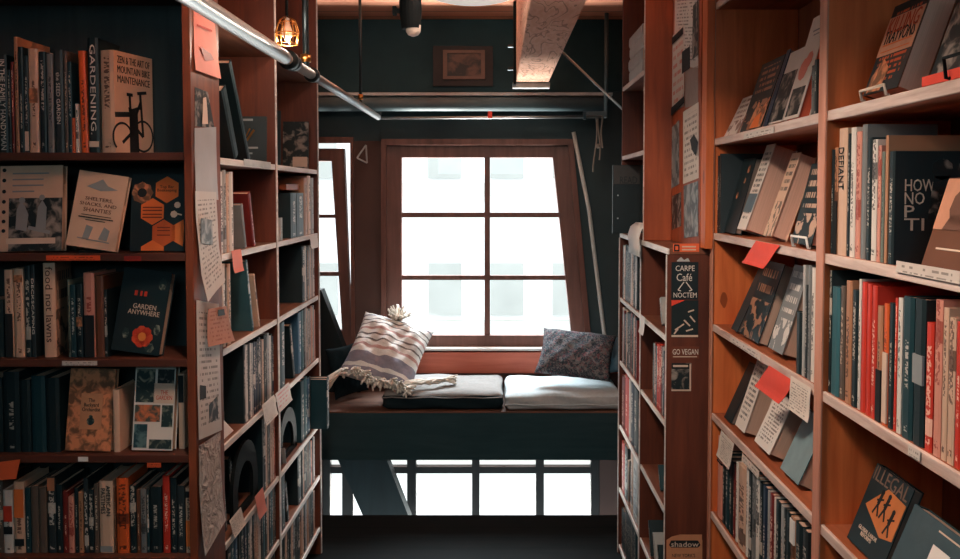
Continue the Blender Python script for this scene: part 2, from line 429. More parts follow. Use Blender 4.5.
# ------------------------------------------------------------------ the room
ZC = atY(480, 20, 5.1).z
D_W = 5.1
XL, XR, YB = -1.62, 1.14, -2.4
mb = MB().box(XL, XR, YB, 4.42, -.06, 0); struct(mb.build('floor', M_FLOOR))
mb = MB().box(XL, XR, 4.36, 4.42, -.5, -.06); struct(mb.build('trim_1', W_DARK))
mb = MB().box(XL - .1, XR + .1, YB, 5.3, ZC, ZC + .1); struct(mb.build('ceiling', M_CEIL))
mb = MB().box(XL - .1, XL, YB, 5.3, -1.2, ZC); struct(mb.build('wall_left', M_WALLD))
mb = MB().box(XR, XR + .1, YB, 5.3, -1.2, ZC); struct(mb.build('wall_right', M_WALLD))
mb = MB().box(XL, XR, YB - .1, YB, -.1, ZC); struct(mb.build('wall_rear', M_WALLD))
LE, RE = 150, 760
xl_px = lambda: CX + F * (XL - .0) / D_W
LX, RX_ = CX + F * XL / D_W, CX + F * XR / D_W
mb = MB()
pxprism(mb, [(LX, 141), (262, 141), (262, 350), (LX, 350)], D_W, 5.3)
pxprism(mb, [(351, 141), (383, 141), (383, 350), (351, 350)], D_W, 5.3)
pxprism(mb, [(LX, 350), (RX_, 350), (RX_, 458), (LX, 458)], D_W, 5.3)
pxprism(mb, [(LX, 458), (322, 458), (322, 610), (LX, 610)], D_W, 5.3)
pxprism(mb, [(600, 458), (RX_, 458), (RX_, 610), (600, 610)], D_W, 5.3)
pxprism(mb, [(322, 585), (600, 585), (600, 610), (322, 610)], D_W, 5.3)
struct(mb.build('wall_far', M_WALLW))
mb = MB(); pxprism(mb, [(LX, 92), (RX_, 92), (RX_, 141), (LX, 141)], D_W, 5.3)
pxprism(mb, [(571.6, 141), (RX_, 141), (RX_, 350), (589, 350)], D_W, 5.3)
struct(mb.build('wall_far_band', M_WALLB))
zt = atY(480, 92, D_W).z
struct(MB().box(XL, XR, D_W - .02, 5.3, zt, ZC).build('wall_far_upper', M_WALLD))
mb = MB().box(XL, XR, D_W - .035, D_W - .001, atY(480, 372, D_W).z, atY(480, 351.5, D_W).z); struct(mb.build('trim_2', W_SILL))

# windows
def win(name, quad_out, quad_pane, vbars, hbars, casing=True):
    """px polygons: sash outline, pane outline, vertical and horizontal bars"""
    w = thing(name, None, None, atY(sum(p[0] for p in quad_out) / 4, max(p[1] for p in quad_out), D_W)); w['kind'] = 'structure'
    o, p = quad_out, quad_pane
    mb = MB()
    for i in range(4):
        j = (i + 1) % 4
        pxprism(mb, [o[i], o[j], p[j], p[i]], D_W + .02, D_W + .075)
    mb.build('sash', W_SASH, w)
    for (x0, x1) in vbars:
        pxprism(MB(), [(x0, p[0][1] - .5), (x1, p[0][1] - .5), (x1, p[2][1] + .5), (x0, p[2][1] + .5)], D_W + .03, D_W + .065).build('muntin', W_SASH, w)
    for (y0, y1) in hbars:
        f0 = (y0 - p[1][1]) / (p[2][1] - p[1][1]); xr = p[1][0] + (p[2][0] - p[1][0]) * f0 + 1
        pxprism(MB(), [(p[0][0] - .5, y0), (xr, y0), (xr, y1), (p[0][0] - .5, y1)], D_W + .032, D_W + .063).build('muntin', W_SASH, w)
    xs = [p[0][0]] + [v for b in vbars for v in b] + [None]; ys = [p[0][1]] + [v for b in hbars for v in b] + [p[2][1]]
    def xr_at(y): return p[1][0] + (p[2][0] - p[1][0]) * (y - p[1][1]) / (p[2][1] - p[1][1])
    for i in range(0, len(ys), 2):
        for k in range(0, len(xs), 2):
            y0, y1 = ys[i] - 1, ys[i + 1] + 1
            xa, xb = (xs[k], xs[k]), ((xs[k + 1], xs[k + 1]) if xs[k + 1] is not None else (xr_at(y0), xr_at(y1)))
            pxprism(MB(), [(xa[0] - 1, y0), (xb[0] + 1, y0), (xb[1] + 1, y1), (xa[1] - 1, y1)], D_W + .045, D_W + .049).build('pane', M_GLASS, w)
    return w
w1 = win('window_1', [(383, 141), (572, 141), (590, 350), (383, 350)], [(401.5, 157.5), (553, 157.5), (571.6, 335.5), (401.5, 335.5)], [(484.5, 490)], [(212.5, 217.5), (275.5, 280)])
# casing
mb = MB()
pxprism(mb, [(381, 139), (573, 139), (568, 145), (386, 145)], D_W - .03, D_W - .001); pxprism(mb, [(381, 139), (386, 145), (386, 348), (381, 348)], D_W - .03, D_W - .001)
pxprism(mb, [(573, 139), (592, 348), (586, 348), (568, 145)], D_W - .03, D_W - .001)
mb.build('casing', W_CASE, w1)
pxprism(MB(), [(380, 348.3), (592, 348.3), (592, 350.6), (380, 350.6)], D_W - .045, D_W + .05).build('sill', M_WHITE, w1)
w2 = win('window_2', [(262, 148.5), (344, 148.5), (351.5, 350), (262, 350)], [(275, 161), (331.5, 161), (342, 330), (275, 330)], [(300, 304)], [(214.5, 218), (272, 276)])
mb = MB()
pxprism(mb, [(255, 137), (353, 137), (350, 143), (262, 143)], D_W - .03, D_W - .001); pxprism(mb, [(350, 143), (353, 137), (355, 348), (351, 348)], D_W - .03, D_W - .001)
mb.build('casing', W_CASE, w2)
w3 = thing('window_3', None, None, atY(460, 584, D_W)); w3['kind'] = 'structure'
for (x0, x1) in ((322, 330), (342, 353), (407, 416), (472, 479.5), (536, 544), (591, 600)):
    pxprism(MB(), [(x0, 458), (x1, 458), (x1, 585), (x0, 585)], D_W + .02, D_W + .08).build('mullion', W_MULL, w3)
pxprism(MB(), [(322, 467), (600, 467), (600, 473.5), (322, 473.5)], D_W + .025, D_W + .075).build('transom', W_MULL, w3)
for (x0, x1) in ((329, 343), (352, 408), (415, 473), (479, 537), (543, 592)):
    pxprism(MB(), [(x0, 458), (x1, 458), (x1, 585), (x0, 585)], D_W + .048, D_W + .052).build('pane', M_GLASS, w3)

# across the street
fac = thing('building_facade', 'pale building across the street seen through the window panes', 'building', (0, 26, -9))
MB().box(-22, 22, 26, 27, -9, 16).build('wall', M_FACADE, fac)
for i in range(-6, 7):
    for k in range(-3, 4):
        x, z = i * 1.9 + .3, 2.15 + k * 4.2
        MB().box(x - .5, x + .5, 25.9, 26.02, z, z + 1.6).build('window', M_FACW, fac)
for k in range(-2, 4): MB().box(-22, 22, 25.8, 26.02, 1.6 + k * 4.2, 2.0 + k * 4.2).build('ledge', M_FACT, fac)
struct(MB().box(-30, 30, 5.6, 40, -9.2, -9).build('ground', M_STREET))

# timber beam
bl, br = atY(516, 83, 4.7), atY(548.5, 83, 4.7)
beam = thing('timber_beam', 'rough sawn wooden beam running along the plank ceiling', 'beam', (bl.x, 4.7, bl.z))
MB().box(bl.x, br.x, -2.3, 4.7, bl.z, ZC).build('timber', W_BEAM, beam, bevel=.006)
MB().box(bl.x - .018, br.x + .005, 4.66, 4.72, bl.z - .03, bl.z - .001).build('end_plate', M_FLAKE, beam)
MB().box(bl.x - .016, bl.x - .002, 4.60, 4.70, bl.z - .02, ZC).build('side_strap', M_BLACK, beam)
for yy in (45, 68):
    z = atY(514, yy, 4.62).z
    MB().tube([(bl.x - .045, 4.65, z), (bl.x - .014, 4.65, z)], .009, 8).build('bolt', M_STEELD, beam)

# duct and its painted highlight strip on the window wall
y0 = 4.96
duct = thing('painted_duct', 'grey painted pipe with a white highlight strip above the window', 'pipe', (0, y0, atY(480, 103, y0).z))
zc = atY(480, 104, y0).z
MB().tube([(XL + .001, y0, zc), (atY(606, 104, y0).x, y0, zc)], .042, 20).build('pipe', M_DUCT, duct, smooth=True)
MB().box(XL + .001, atY(612, 95, y0).x, y0 - .03, D_W - .021, atY(480, 96, y0).z, atY(480, 93, y0).z).build('ledge', M_FLAKE, duct)  # white bar stands in for the bright highlight along the pipe
# picture
pic = thing('picture_frame', 'small framed picture in a wide dark mount on the dark wall', 'picture', atY(464, 84, D_W - .02))
pxprism(MB(), [(433, 46), (493, 46), (493, 86), (433, 86)], D_W - .038, D_W - .0205).build('mount', plain('dark_mount', (46, 42, 42), .6), pic)
for q in ([(443, 50), (485, 50), (485, 53), (443, 53)], [(443, 76), (485, 76), (485, 79), (443, 79)], [(443, 53), (447, 53), (447, 76), (443, 76)], [(481, 53), (485, 53), (485, 76), (481, 76)]):
    pxprism(MB(), q, D_W - .055, D_W - .038).build('frame_bar', W_CASE if False else plain('picture_frame_wood', (120, 92, 78), .5), pic)
pxprism(MB(), [(447, 53), (481, 53), (481, 76), (447, 76)], D_W - .044, D_W - .039).build('print', photo_mat('old_print', (44, 46, 46), (110, 84, 72), 14, .5), pic)

# brace leaning behind the bench
brc = pxprism(MB(), [(262, 290), (321, 290), (408, 515), (412, 525), (367, 525)], 4.94, 5.04).build('slanted_brace', W_BRACE)
struct(brc); brc.name = 'trim_3'
# bench
BF, BB = 4.5, 5.06
zb = atY(480, 411.5, BF).z
bench = thing('window_bench', 'built-in wooden window bench with a dark front panel', 'bench', (-.2, BF, zb))
MB().box(XL + .001, XR - .001, BF - .004, BB, zb - .008, zb).build('seat_board', W_BENCH, bench, bevel=.002)
zap = atY(480, 460, BF).z
MB().box(XL + .001, XR - .001, BF - .001, BF + .029, zap, zb - .0085).build('front_panel', W_DARK, bench)
MB().box(XL + .001, XR - .001, BB - .02, BB + .0, zap + .1, zb - .0085).build('rear_rail', W_DARK, bench)

# ------------------------------------------------------------------ soft furnishings
def softbox(name, mats, parent, x0, x1, y0, y1, z0, z1, seed=0, r=.03, sag=.012):
    """rounded cushion with a gently uneven top"""
    rr = random.Random(seed); nx, ny, nz = 26, 16, 6
    bm = bmesh.new(); W, D, H = x1 - x0, y1 - y0, z1 - z0
    ph = [rr.uniform(0, 6) for _ in range(6)]
    def pt(u, v, w):
        x, y, z = x0 + W * u, y0 + D * v, z0 + H * w
        cx_, cy_, cz = min(max(x, x0 + r), x1 - r), min(max(y, y0 + r), y1 - r), min(max(z, z0 + r), z1 - r)
        d = Vector((x - cx_, y - cy_, z - cz)); 
        if d.length > 1e-6:
            m = max(abs(d.x), abs(d.y), abs(d.z)); d = d.normalized() * m
        p = Vector((cx_, cy_, cz)) + d
        if w > .3:
            e = (1 - (2 * u - 1) ** 4) * (1 - (2 * v - 1) ** 4)
            p.z += w * (sag * e * .6 + sag * .5 * (math.sin(9 * u + ph[0] + 4 * v) * .6 + math.sin(21 * u + 13 * v + ph[1]) * .25 + math.sin(30 * v - 11 * u + ph[2]) * .2))
        p.x += .004 * math.sin(14 * w + 9 * v + ph[3]); p.y += .005 * math.sin(12 * u + 7 * w + ph[4])
        return p
    cache = {}
    def V(i, j, k):
        key = (i, j, k)
        if key not in cache: cache[key] = bm.verts.new(pt(i / nx, j / ny, k / nz))
        return cache[key]
    for i in range(nx):
        for j in range(ny):
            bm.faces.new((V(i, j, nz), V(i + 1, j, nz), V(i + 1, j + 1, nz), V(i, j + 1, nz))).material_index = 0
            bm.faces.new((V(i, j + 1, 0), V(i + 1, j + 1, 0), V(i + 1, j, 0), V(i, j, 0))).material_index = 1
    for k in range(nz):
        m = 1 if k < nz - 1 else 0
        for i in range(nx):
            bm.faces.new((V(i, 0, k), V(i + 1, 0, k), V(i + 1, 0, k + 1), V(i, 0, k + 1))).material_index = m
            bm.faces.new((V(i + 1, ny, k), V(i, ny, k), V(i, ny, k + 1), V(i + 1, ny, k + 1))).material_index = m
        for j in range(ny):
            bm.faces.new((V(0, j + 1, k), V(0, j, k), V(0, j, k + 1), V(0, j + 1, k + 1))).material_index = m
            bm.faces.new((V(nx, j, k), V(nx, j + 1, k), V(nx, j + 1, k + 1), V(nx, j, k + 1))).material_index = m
    mb = MB(); mb.bm.free(); mb.bm = bm
    return mb.build(name, mats, parent, smooth=True)
def cloth_mat(name, c, var=.2, sc=60, weave=True):
    n = NT(name); f = n.noise(n.coord('Object'), sc, 3); w = n.noise(n.coord('Object', (1, 1, 1)), 260, 1)
    n.bump(n.math('ADD', f, w), .35, .003)
    c = lin(c); return n.fin(n.mix(f, tuple(v * (1 - var) for v in c), tuple(min(1, v * (1 + var * .5)) for v in c)), .9, .15)
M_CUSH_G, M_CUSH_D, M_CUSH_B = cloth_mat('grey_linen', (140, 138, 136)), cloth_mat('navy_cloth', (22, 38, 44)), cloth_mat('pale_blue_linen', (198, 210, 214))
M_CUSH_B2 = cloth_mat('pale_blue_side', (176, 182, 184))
ct = zb + .095
lx0, lx1 = atY(382, 405, BF + .02).x, atY(503, 405, BF + .02).x
c1 = thing('seat_cushion', 'grey linen seat cushion with dark navy sides on the window bench', 'cushion', ((lx0 + lx1) / 2, BF + .2, zb), 'bench seat cushions')
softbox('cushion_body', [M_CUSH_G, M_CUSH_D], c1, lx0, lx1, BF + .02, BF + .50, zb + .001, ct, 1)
rx0, rx1 = lx1 + .012, atY(622, 405, BF + .02).x
c2 = thing('seat_cushion', 'pale blue linen seat cushion on the right of the window bench', 'cushion', ((rx0 + rx1) / 2, BF + .2, zb), 'bench seat cushions')
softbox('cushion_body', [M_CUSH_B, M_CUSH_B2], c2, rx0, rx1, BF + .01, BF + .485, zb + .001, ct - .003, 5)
for c, x0, x1, yf, m in ((c1, lx0, lx1, BF + .018, M_CUSH_G), (c2, rx0, rx1, BF + .008, M_CUSH_B)):
    MB().tube([(x0 + (x1 - x0) * k / 12, yf, zb + (.07 if c is c1 else .034) + .003 * math.sin(k * 1.7)) for k in range(13)], .0035, 6).build('piping', m, c, smooth=True)

def pillow(parent, M, W, H, T, mat, seed=0, wr=.006, n=26):
    rr = random.Random(seed); ph = [rr.uniform(0, 6) for _ in range(8)]
    bm = bmesh.new()
    def pt(i, j, side):
        u, v = 2 * i / n - 1, 2 * j / n - 1
        pinch = 1 - .07 * (1 - abs(u) ** 2) * abs(v) ** 3 ; pv = 1 - .07 * (1 - abs(v) ** 2) * abs(u) ** 3
        x, y = u * W / 2 * pv, v * H / 2 * pinch
        e = max(0, (1 - abs(u) ** 2.6) * (1 - abs(v) ** 2.6)) ** .55
        z = side * T / 2 * e
        z += side * wr * e * (math.sin(7 * u + 5 * v + ph[0]) + .6 * math.sin(15 * u - 9 * v + ph[1]) + .4 * math.sin(23 * v + 11 * u + ph[2]))
        return M @ Vector((x, y, z))
    edge = {}
    def V(i, j, s):
        k = (i, j, 0 if i in (0, n) or j in (0, n) else s)
        if k not in edge: edge[k] = bm.verts.new(pt(i, j, s))
        return edge[k]
    for i in range(n):
        for j in range(n):
            bm.faces.new((V(i, j, 1), V(i + 1, j, 1), V(i + 1, j + 1, 1), V(i, j + 1, 1)))
            bm.faces.new((V(i, j + 1, -1), V(i + 1, j + 1, -1), V(i + 1, j, -1), V(i, j, -1)))
    uv = bm.loops.layers.uv.new('UVMap')
    Mi = M.inverted()
    for f in bm.faces:
        for lp in f.loops:
            q = Mi @ lp.vert.co; lp[uv].uv = (q.x / W + .5, q.y / H + .5)
    mb = MB(); mb.bm.free(); mb.bm = bm
    return mb.build('pillow_body', mat, parent, smooth=True)
def tassel(parent, p, d, l, n=16, r=.004, spread=.35, mat=None, name='tassel', seed=0):
    rr = random.Random(seed); mb = MB(); d = Vector(d).normalized(); p = Vector(p)
    a = d.orthogonal().normalized(); b = d.cross(a)
    for k in range(n):
        th = rr.uniform(0, 2 * PI); s = spread * math.sqrt(rr.random())
        q = d + (a * math.cos(th) + b * math.sin(th)) * s
        ll = l * rr.uniform(.75, 1.05)
        pts = [p + q * ll * f + Vector((rr.uniform(-1, 1), rr.uniform(-1, 1), -1.2 * f)) * .006 for f in (0, .35, .7, 1)]
        mb.tube(pts, [r * .8, r, r, r * .7], 6)
    return mb.build(name, mat, parent, smooth=True)
def stripe_mat():
    n = NT('woven_stripe_cloth'); uv = n.n('ShaderNodeUVMap'); sp = n.n('ShaderNodeSeparateXYZ'); n.l(uv.outputs[0], sp.inputs[0])
    wv = n.math('ADD', sp.outputs[1], n.math('MULTIPLY', n.noise(n.coord('Object'), 9, 2), .06))
    cr = n.n('ShaderNodeValToRGB'); n.l(wv, cr.inputs[0]); cr.color_ramp.interpolation = 'CONSTANT'
    els = cr.color_ramp.elements; W_, B_, V_, P_ = (255, 252, 248), (98, 88, 88), (138, 138, 158), (206, 160, 154)
    seq = [(0, W_), (.1, V_), (.16, W_), (.2, V_), (.34, W_), (.42, P_), (.46, W_), (.52, B_), (.545, W_), (.6, B_), (.625, W_), (.68, P_), (.72, W_), (.78, B_), (.8, W_), (.85, B_), (.87, W_), (.93, V_), (.96, W_)]
    els[0].color = L4(seq[0][1]); els[1].position = seq[1][0]; els[1].color = L4(seq[1][1])
    for p, c in seq[2:]:
        e = els.new(p); e.color = L4(c)
    f = n.noise(n.coord('Object'), 70, 3); n.bump(f, .6, .004)
    return n.fin(n.mix(n.math('MULTIPLY', f, .35), cr.outputs[0], L4((196, 186, 178))), .95, .1)
M_STRIPE = stripe_mat(); M_WOOL = cloth_mat('white_wool', (226, 218, 206), .15, 90)
def floral_cloth():
    n = NT('dark_floral_cloth'); v = n.coord('Object')
    a = n.math('GREATER_THAN', n.noise(v, 26, 3, 1.2), .55); b = n.math('GREATER_THAN', n.noise(n.coord('Object', (1, 1, 1.3)), 40, 3, 1.5), .58)
    st = n.math('GREATER_THAN', n.noise(v, 70, 1, 2.5), .56)
    c = n.mix(a, L4((58, 70, 80)), L4((112, 116, 120))); c = n.mix(n.math('MULTIPLY', st, .6), c, L4((150, 148, 148))); c = n.mix(n.math('MULTIPLY', b, .55), c, L4((140, 84, 90)))
    n.bump(n.noise(v, 60, 3), .4, .003)
    return n.fin(c, .9, .15)
M_FLCL = floral_cloth()
def PM(cen, yaw=0, lean=0, roll=0):
    """pillow frame: local x across, y up the pillow, z out towards the camera; lean tips the top away"""
    B = Matrix(((1, 0, 0), (0, 0, -1), (0, 1, 0)))
    return Matrix.Translation(cen) @ (RZ(yaw) @ RX(-lean) @ B @ RZ(roll)).to_4x4()
p = atY(387, 352, 4.73)
pl = thing('fringed_pillow', 'large white striped woven pillow with shaggy tassels by the left brace', 'pillow', (p.x, p.y, ct))
M1 = PM(p, R(8), R(44), R(-20))
pillow(pl, M1, .42, .45, .20, M_STRIPE, 3, .011)
tassel(pl, M1 @ Vector((-.01, .205, .02)), (.15, -.4, 1), .075, 60, .006, 1.1, M_WOOL, seed=1)
tassel(pl, M1 @ Vector((-.19, -.195, .03)), (-.75, -.5, -.62), .15, 24, .0045, .3, M_WOOL, seed=2)
for k in range(9):
    q = M1 @ Vector((-.17 + .35 * k / 8, -.20 + .012 * math.sin(k * 1.3), .05)); q.z = max(q.z, ct + .03)
    tassel(pl, q, (.25 + .3 * math.sin(k), -.85, -.12), .06, 16, .0065, .75, M_WOOL, seed=20 + k, name='fringe')
e0 = M1 @ Vector((.17, -.2, .03)); e0.z = ct + .04
e1 = Vector((atY(446, 376, 4.66).x, 4.66, ct + .036))
mb = MB(); rr = random.Random(5)
for s in range(7):
    o_ = [Vector((0, rr.uniform(-.02, .02), rr.uniform(-.006, .014))) for _ in range(6)]
    mb.tube([e0.lerp(e1, f) + o_[i] for i, f in enumerate((0, .2, .4, .6, .8, 1))], [.007, .009, .008, .009, .008, .006], 7)
mb.build('twisted_cord', M_WOOL, pl, smooth=True)
tassel(pl, e1 + Vector((-.02, 0, .008)), (1, -.05, .0), .075, 40, .006, .38, M_WOOL, seed=4)
p = atY(355, 370, 4.80)
pd = thing('dark_pillow', 'dark navy pillow tucked between the slanted brace and the striped pillow', 'pillow', (p.x, p.y, zb))
pillow(pd, PM(p + Vector((-.045, .0, .0)), R(40), R(12), R(6)), .22, .29, .07, M_CUSH_D, 6, .003)
p = atY(576, 354, 4.72)
pf = thing('floral_pillow', 'dark grey floral pillow lying on the pale blue bench cushion', 'pillow', (p.x, p.y, ct))
pillow(pf, PM(p, R(-8), R(48), R(-6)), .42, .32, .13, M_FLCL, 8, .005)
p = atY(606, 366, 4.86)
pg = thing('blue_pillow', 'slate blue pillow tucked behind the dark floral pillow', 'pillow', (p.x, p.y, ct))
pillow(pg, PM(p + Vector((.05, .0, .065)), R(-20), R(26), R(10)), .26, .22, .07, cloth_mat('slate_blue_cloth', (92, 116, 128)), 9, .004)

# ------------------------------------------------------------------ rails, rods, lamps
RAIL_X = -.65
pe = atX(378, 117, RAIL_X); rz = pe.z
rail = thing('ladder_rail', 'brushed steel ladder rail along the left bookcase', 'rail', (RAIL_X, 2.6, rz))
MB().tube([(RAIL_X, .6, rz), (RAIL_X, 2.62, rz)], .021, 20).build('tube', M_STEEL, rail, smooth=True)
MB().tube([(RAIL_X, 2.62, rz), (RAIL_X, pe.y, rz)], .0165, 18).build('tube', M_STEEL, rail, smooth=True)
d1 = dX(289, 62, RAIL_X)
for dd, r_ in ((d1, .03), (d1 + .05, .026), (dX(307, 72, RAIL_X) + .08, .026)):
    MB().tube([(RAIL_X, dd - .016, rz), (RAIL_X, dd + .016, rz)], r_, 18).build('coupling', M_STEELD, rail, smooth=True)
for px, c in ((306, True), (360.5, False)):
    dd = dX(px, 80, RAIL_X)
    MB().tube([(RAIL_X, dd, rz + .012), (RAIL_X, dd, ZC)], .011 if c else .007, 10).build('hanger_rod', M_STEELD, rail, smooth=True)
    MB().tube([(RAIL_X, dd, rz + .03), (RAIL_X, dd, rz + .055)], .018 if c else .012, 12).build('collar', M_BRASS, rail, smooth=True)
# cross rod
dd = pe.y
cr_ = thing('cross_rod', 'thin steel rod spanning the alcove in front of the window', 'rod', (0, dd, rz))
xe = atY(602, 116, dd).x
MB().tube([(RAIL_X, dd + .02, rz - .004), (xe, dd + .02, rz + .003)], .0075, 10).build('rod', M_STEEL, cr_, smooth=True)
for q in ((379, 114), (585, 113)): MB().box(atY(q[0], q[1], dd).x - .008, atY(q[0], q[1], dd).x + .008, dd + .01, dd + .03, rz - .012, rz + .03).build('bracket', M_STEELD, cr_)
MB().box(atY(584, 113, dd).x, xe + .03, dd + .035, dd + .055, rz + .004, rz + .035).build('end_bracket', M_DUCT, cr_)
q = atY(490, 114, dd)
tag(MB().box(q.x - .012, q.x + .012, dd + .003, dd + .009, rz - .008, rz + .032).build('red_clip', M_RED), 'small red tag hooked over the thin rod above the window', 'tag')
# standing conduit right
dq = 4.9; q0, q1 = atY(606, 118, dq), atY(606, 20, dq)
cdn = tag(MB().tube([(q0.x, dq, q0.z), (q0.x, dq, ZC - .001)], .012, 10).build('conduit', M_DUCT, smooth=True), 'thin grey vertical conduit in the dark corner right of the beam', 'pipe')
a, b = atY(559, 49, 4.3), atY(624.5, 111, 3.945)
tag(MB().tube([a, b], .006, 8).build('brace_rod', M_STEEL, smooth=True), 'thin shiny steel rod slanting from the beam to the right bookcase', 'rod')
MB  # string
st = thing('tied_string', 'grey knotted string hanging from the end of the rod', 'string', (atY(598, 118, dd + .03).x, dd + .03, rz))
for k, (sx, l, sw) in enumerate(((596, 172, 1.5), (599, 160, -1.2), (602, 148, .8))):
    pts = [atY(sx + sw * math.sin(t * 5 + k) - (1.5 * t if k == 0 else 0), 116 + (l - 116) * t, dd + .034) for t in [i / 9 for i in range(10)]]
    MB().tube(pts, .0045, 6).build('strand', M_ROPE, st, smooth=True)
q = atY(598, 146, dd + .022); MB().lathe([(.001, -.014), (.012, -.006), (.012, .006), (.001, .014)], q, 10).build('knot', M_ROPE, st, smooth=True)
tag(MB().tube([atY(573.5, 132, 5.04), atY(589, 210, 5.045), atY(606.5, 352, 5.045), Vector((atY(608, 380, 5.045).x, 5.045, zb + .001))], .012, 10).build('leaning_pole', M_POLE, smooth=True), 'pale slim pole leaning against the wall right of the window', 'pole')
# small triangle by the window
q = [atY(366, 145, D_W - .0058), atY(357, 158, D_W - .0058), atY(367, 163, D_W - .0058)]
tri = MB()
for i in range(3): tri.tube([q[i], q[(i + 1) % 3]], .0055, 6)
tag(tri.build('triangle_ornament', M_FLAKE), 'small white triangle hung between the two windows', 'ornament')

# lights inside the lamps are added at the end
# ceiling lamp shade
p = atY(472, 5, 3.42) + Vector((0, 0, .024))
lam = thing('ceiling_lamp', 'white fabric ceiling lampshade at the top of the frame', 'lamp', p)
mb = MB(); prof = [(.13, 0), (.165, .010), (.18, .03), (.182, .075), (.165, .11)]
mb.lathe(prof, p, 32); mb.build('shade', M_SHADE, lam, smooth=True)
MB().tube([p + Vector((0, 0, .11)), (p.x, p.y, ZC)], .01, 8).build('stem', M_BLACK, lam)
# spotlight
p = atY(411, 0, 3.3)
sp = thing('spotlight', 'black ceiling spotlight with a frosted bulb', 'spotlight', (p.x, p.y, ZC))
zz = lambda y: atY(411, y, 3.3).z
MB().tube([(p.x - .004, 3.3, zz(-14)), (p.x - .002, 3.3, zz(12)), (p.x, 3.3, zz(29))], [.042, .043, .036], 20).build('can', M_BLACK, sp, smooth=False)
MB().lathe([(.006, zz(36.5) - zz(28)), (.02, zz(35) - zz(28)), (.028, zz(32) - zz(28)), (.03, .01)], (p.x + .008, 3.3, zz(28)), 18).build('bulb', M_BULB, sp, smooth=True)
MB().box(p.x - .07, p.x - .035, 3.29, 3.31, zz(13), zz(9)).box(p.x - .07, p.x - .055, 3.285, 3.315, zz(15), zz(7)).build('swivel_knob', M_BLACK, sp)
MB().tube([(p.x, 3.3, zz(-14) + .001), (p.x, 3.3, ZC)], .014, 10).build('stem', M_BLACK, sp)
MB().tube([(p.x + .038, 3.26, zz(-10)), (p.x + .038, 3.26, ZC)], .004, 6).build('cable', M_BLACK, sp)
# wire cage lamp
p = atY(287, 32, 2.75)
cg = thing('cage_lamp', 'small brass wire cage lamp above the steel rail', 'lamp', (p.x, p.y, p.z))
mb = MB()
for zoff, r_ in ((-.038, .034), (-.005, .037), (.03, .026)):
    mb.tube([(p.x + r_ * math.cos(a * PI / 8), p.y + r_ * math.sin(a * PI / 8), p.z + zoff) for a in range(17)], .0022, 6)
for k in range(8):
    a = k * PI / 4
    mb.tube([(p.x + .034 * math.cos(a), p.y + .034 * math.sin(a), p.z - .038), (p.x + .038 * math.cos(a), p.y + .038 * math.sin(a), p.z), (p.x + .026 * math.cos(a), p.y + .026 * math.sin(a), p.z + .036), (p.x + .008 * math.cos(a), p.y + .008 * math.sin(a), p.z + .048)], .0022, 6)
mb.build('cage', M_BRASS, cg, smooth=True)
MB().lathe([(.004, -.028), (.016, -.014), (.017, .004), (.009, .028), (.009, .045)], p, 14).build('bulb', M_BULB, cg, smooth=True)
MB().tube([p + Vector((0, 0, .045)), (p.x, p.y, ZC)], .005, 8).build('cord', M_BLACK, cg)
# ------------------------------------------------------------------ bookcases
def board(name, parent, mat, x0, x1, y0, y1, z0, z1, bevel=.0015):
    return MB().box(x0, x1, y0, y1, z0, z1).build(name, mat, parent, bevel=bevel)
TOP = ZC - .03
# --- left front bookcase (faces the camera)
F1 = 2.3
l1x = (-.8455, -.824)
L1 = thing('bookcase', 'dark wooden bookcase at front left facing the camera', 'bookcase', (-1.2, F1, 0))
board('side_panel', L1, W_L1, l1x[0], l1x[1], F1, 2.53, .001, TOP)
board('side_panel', L1, W_L1, XL + .001, XL + .022, F1, 2.53, .001, TOP)
board('back_panel', L1, W_BACK, XL + .023, l1x[0] - .001, 2.515, 2.53, .001, TOP)
z1 = [atY(90, y, F1).z for y in (152.5, 253.5, 359.5, 455.5, 557.5)]
for z in [z1[0] + .46] + z1:
    board('shelf', L1, W_L1S, XL + .023, l1x[0] - .001, F1 + .001, 2.514, z - .021, z)
# --- left aisle bookcase
XA = -.83
L2 = thing('bookcase', 'tall wooden bookcase with worn white shelf edges along the left aisle', 'bookcase', (-.95, 3.2, 0))
dv = dX(277, 250, XA); dfar = 3.95
board('side_panel', L2, W_L2, -1.08, XA, 2.535, 2.556, .001, TOP)
board('divider', L2, W_L2, -1.08, XA, dv - .009, dv + .009, .001, TOP)
board('side_panel', L2, W_L2, -1.08, XA, dfar - .02, dfar, .001, TOP)
board('back_panel', L2, W_BACK, -1.095, -1.081, 2.535, dfar, .001, TOP)
z2 = [atX(318, y, XA).z for y in (170, 233, 295.5, 358.5, 425, 478, 531)]
for z in [z2[0] + .42] + z2:
    for a, b in ((2.557, dv - .010), (dv + .010, dfar - .021)):
        s = board('shelf', L2, W_L2S, -1.08, XA - .007, a, b, z - .02, z)
        board('edge_strip', s, W_EDGE, XA - .0065, XA, a, b, z - .02, z)
for yy in (dv,): board('stile', L2, W_EDGE, XA + .0005, XA + .004, yy - .009, yy + .009, .001, TOP)
board('stile', L2, W_EDGE, XA + .0005, XA + .004, dfar - .012, dfar, .001, TOP)
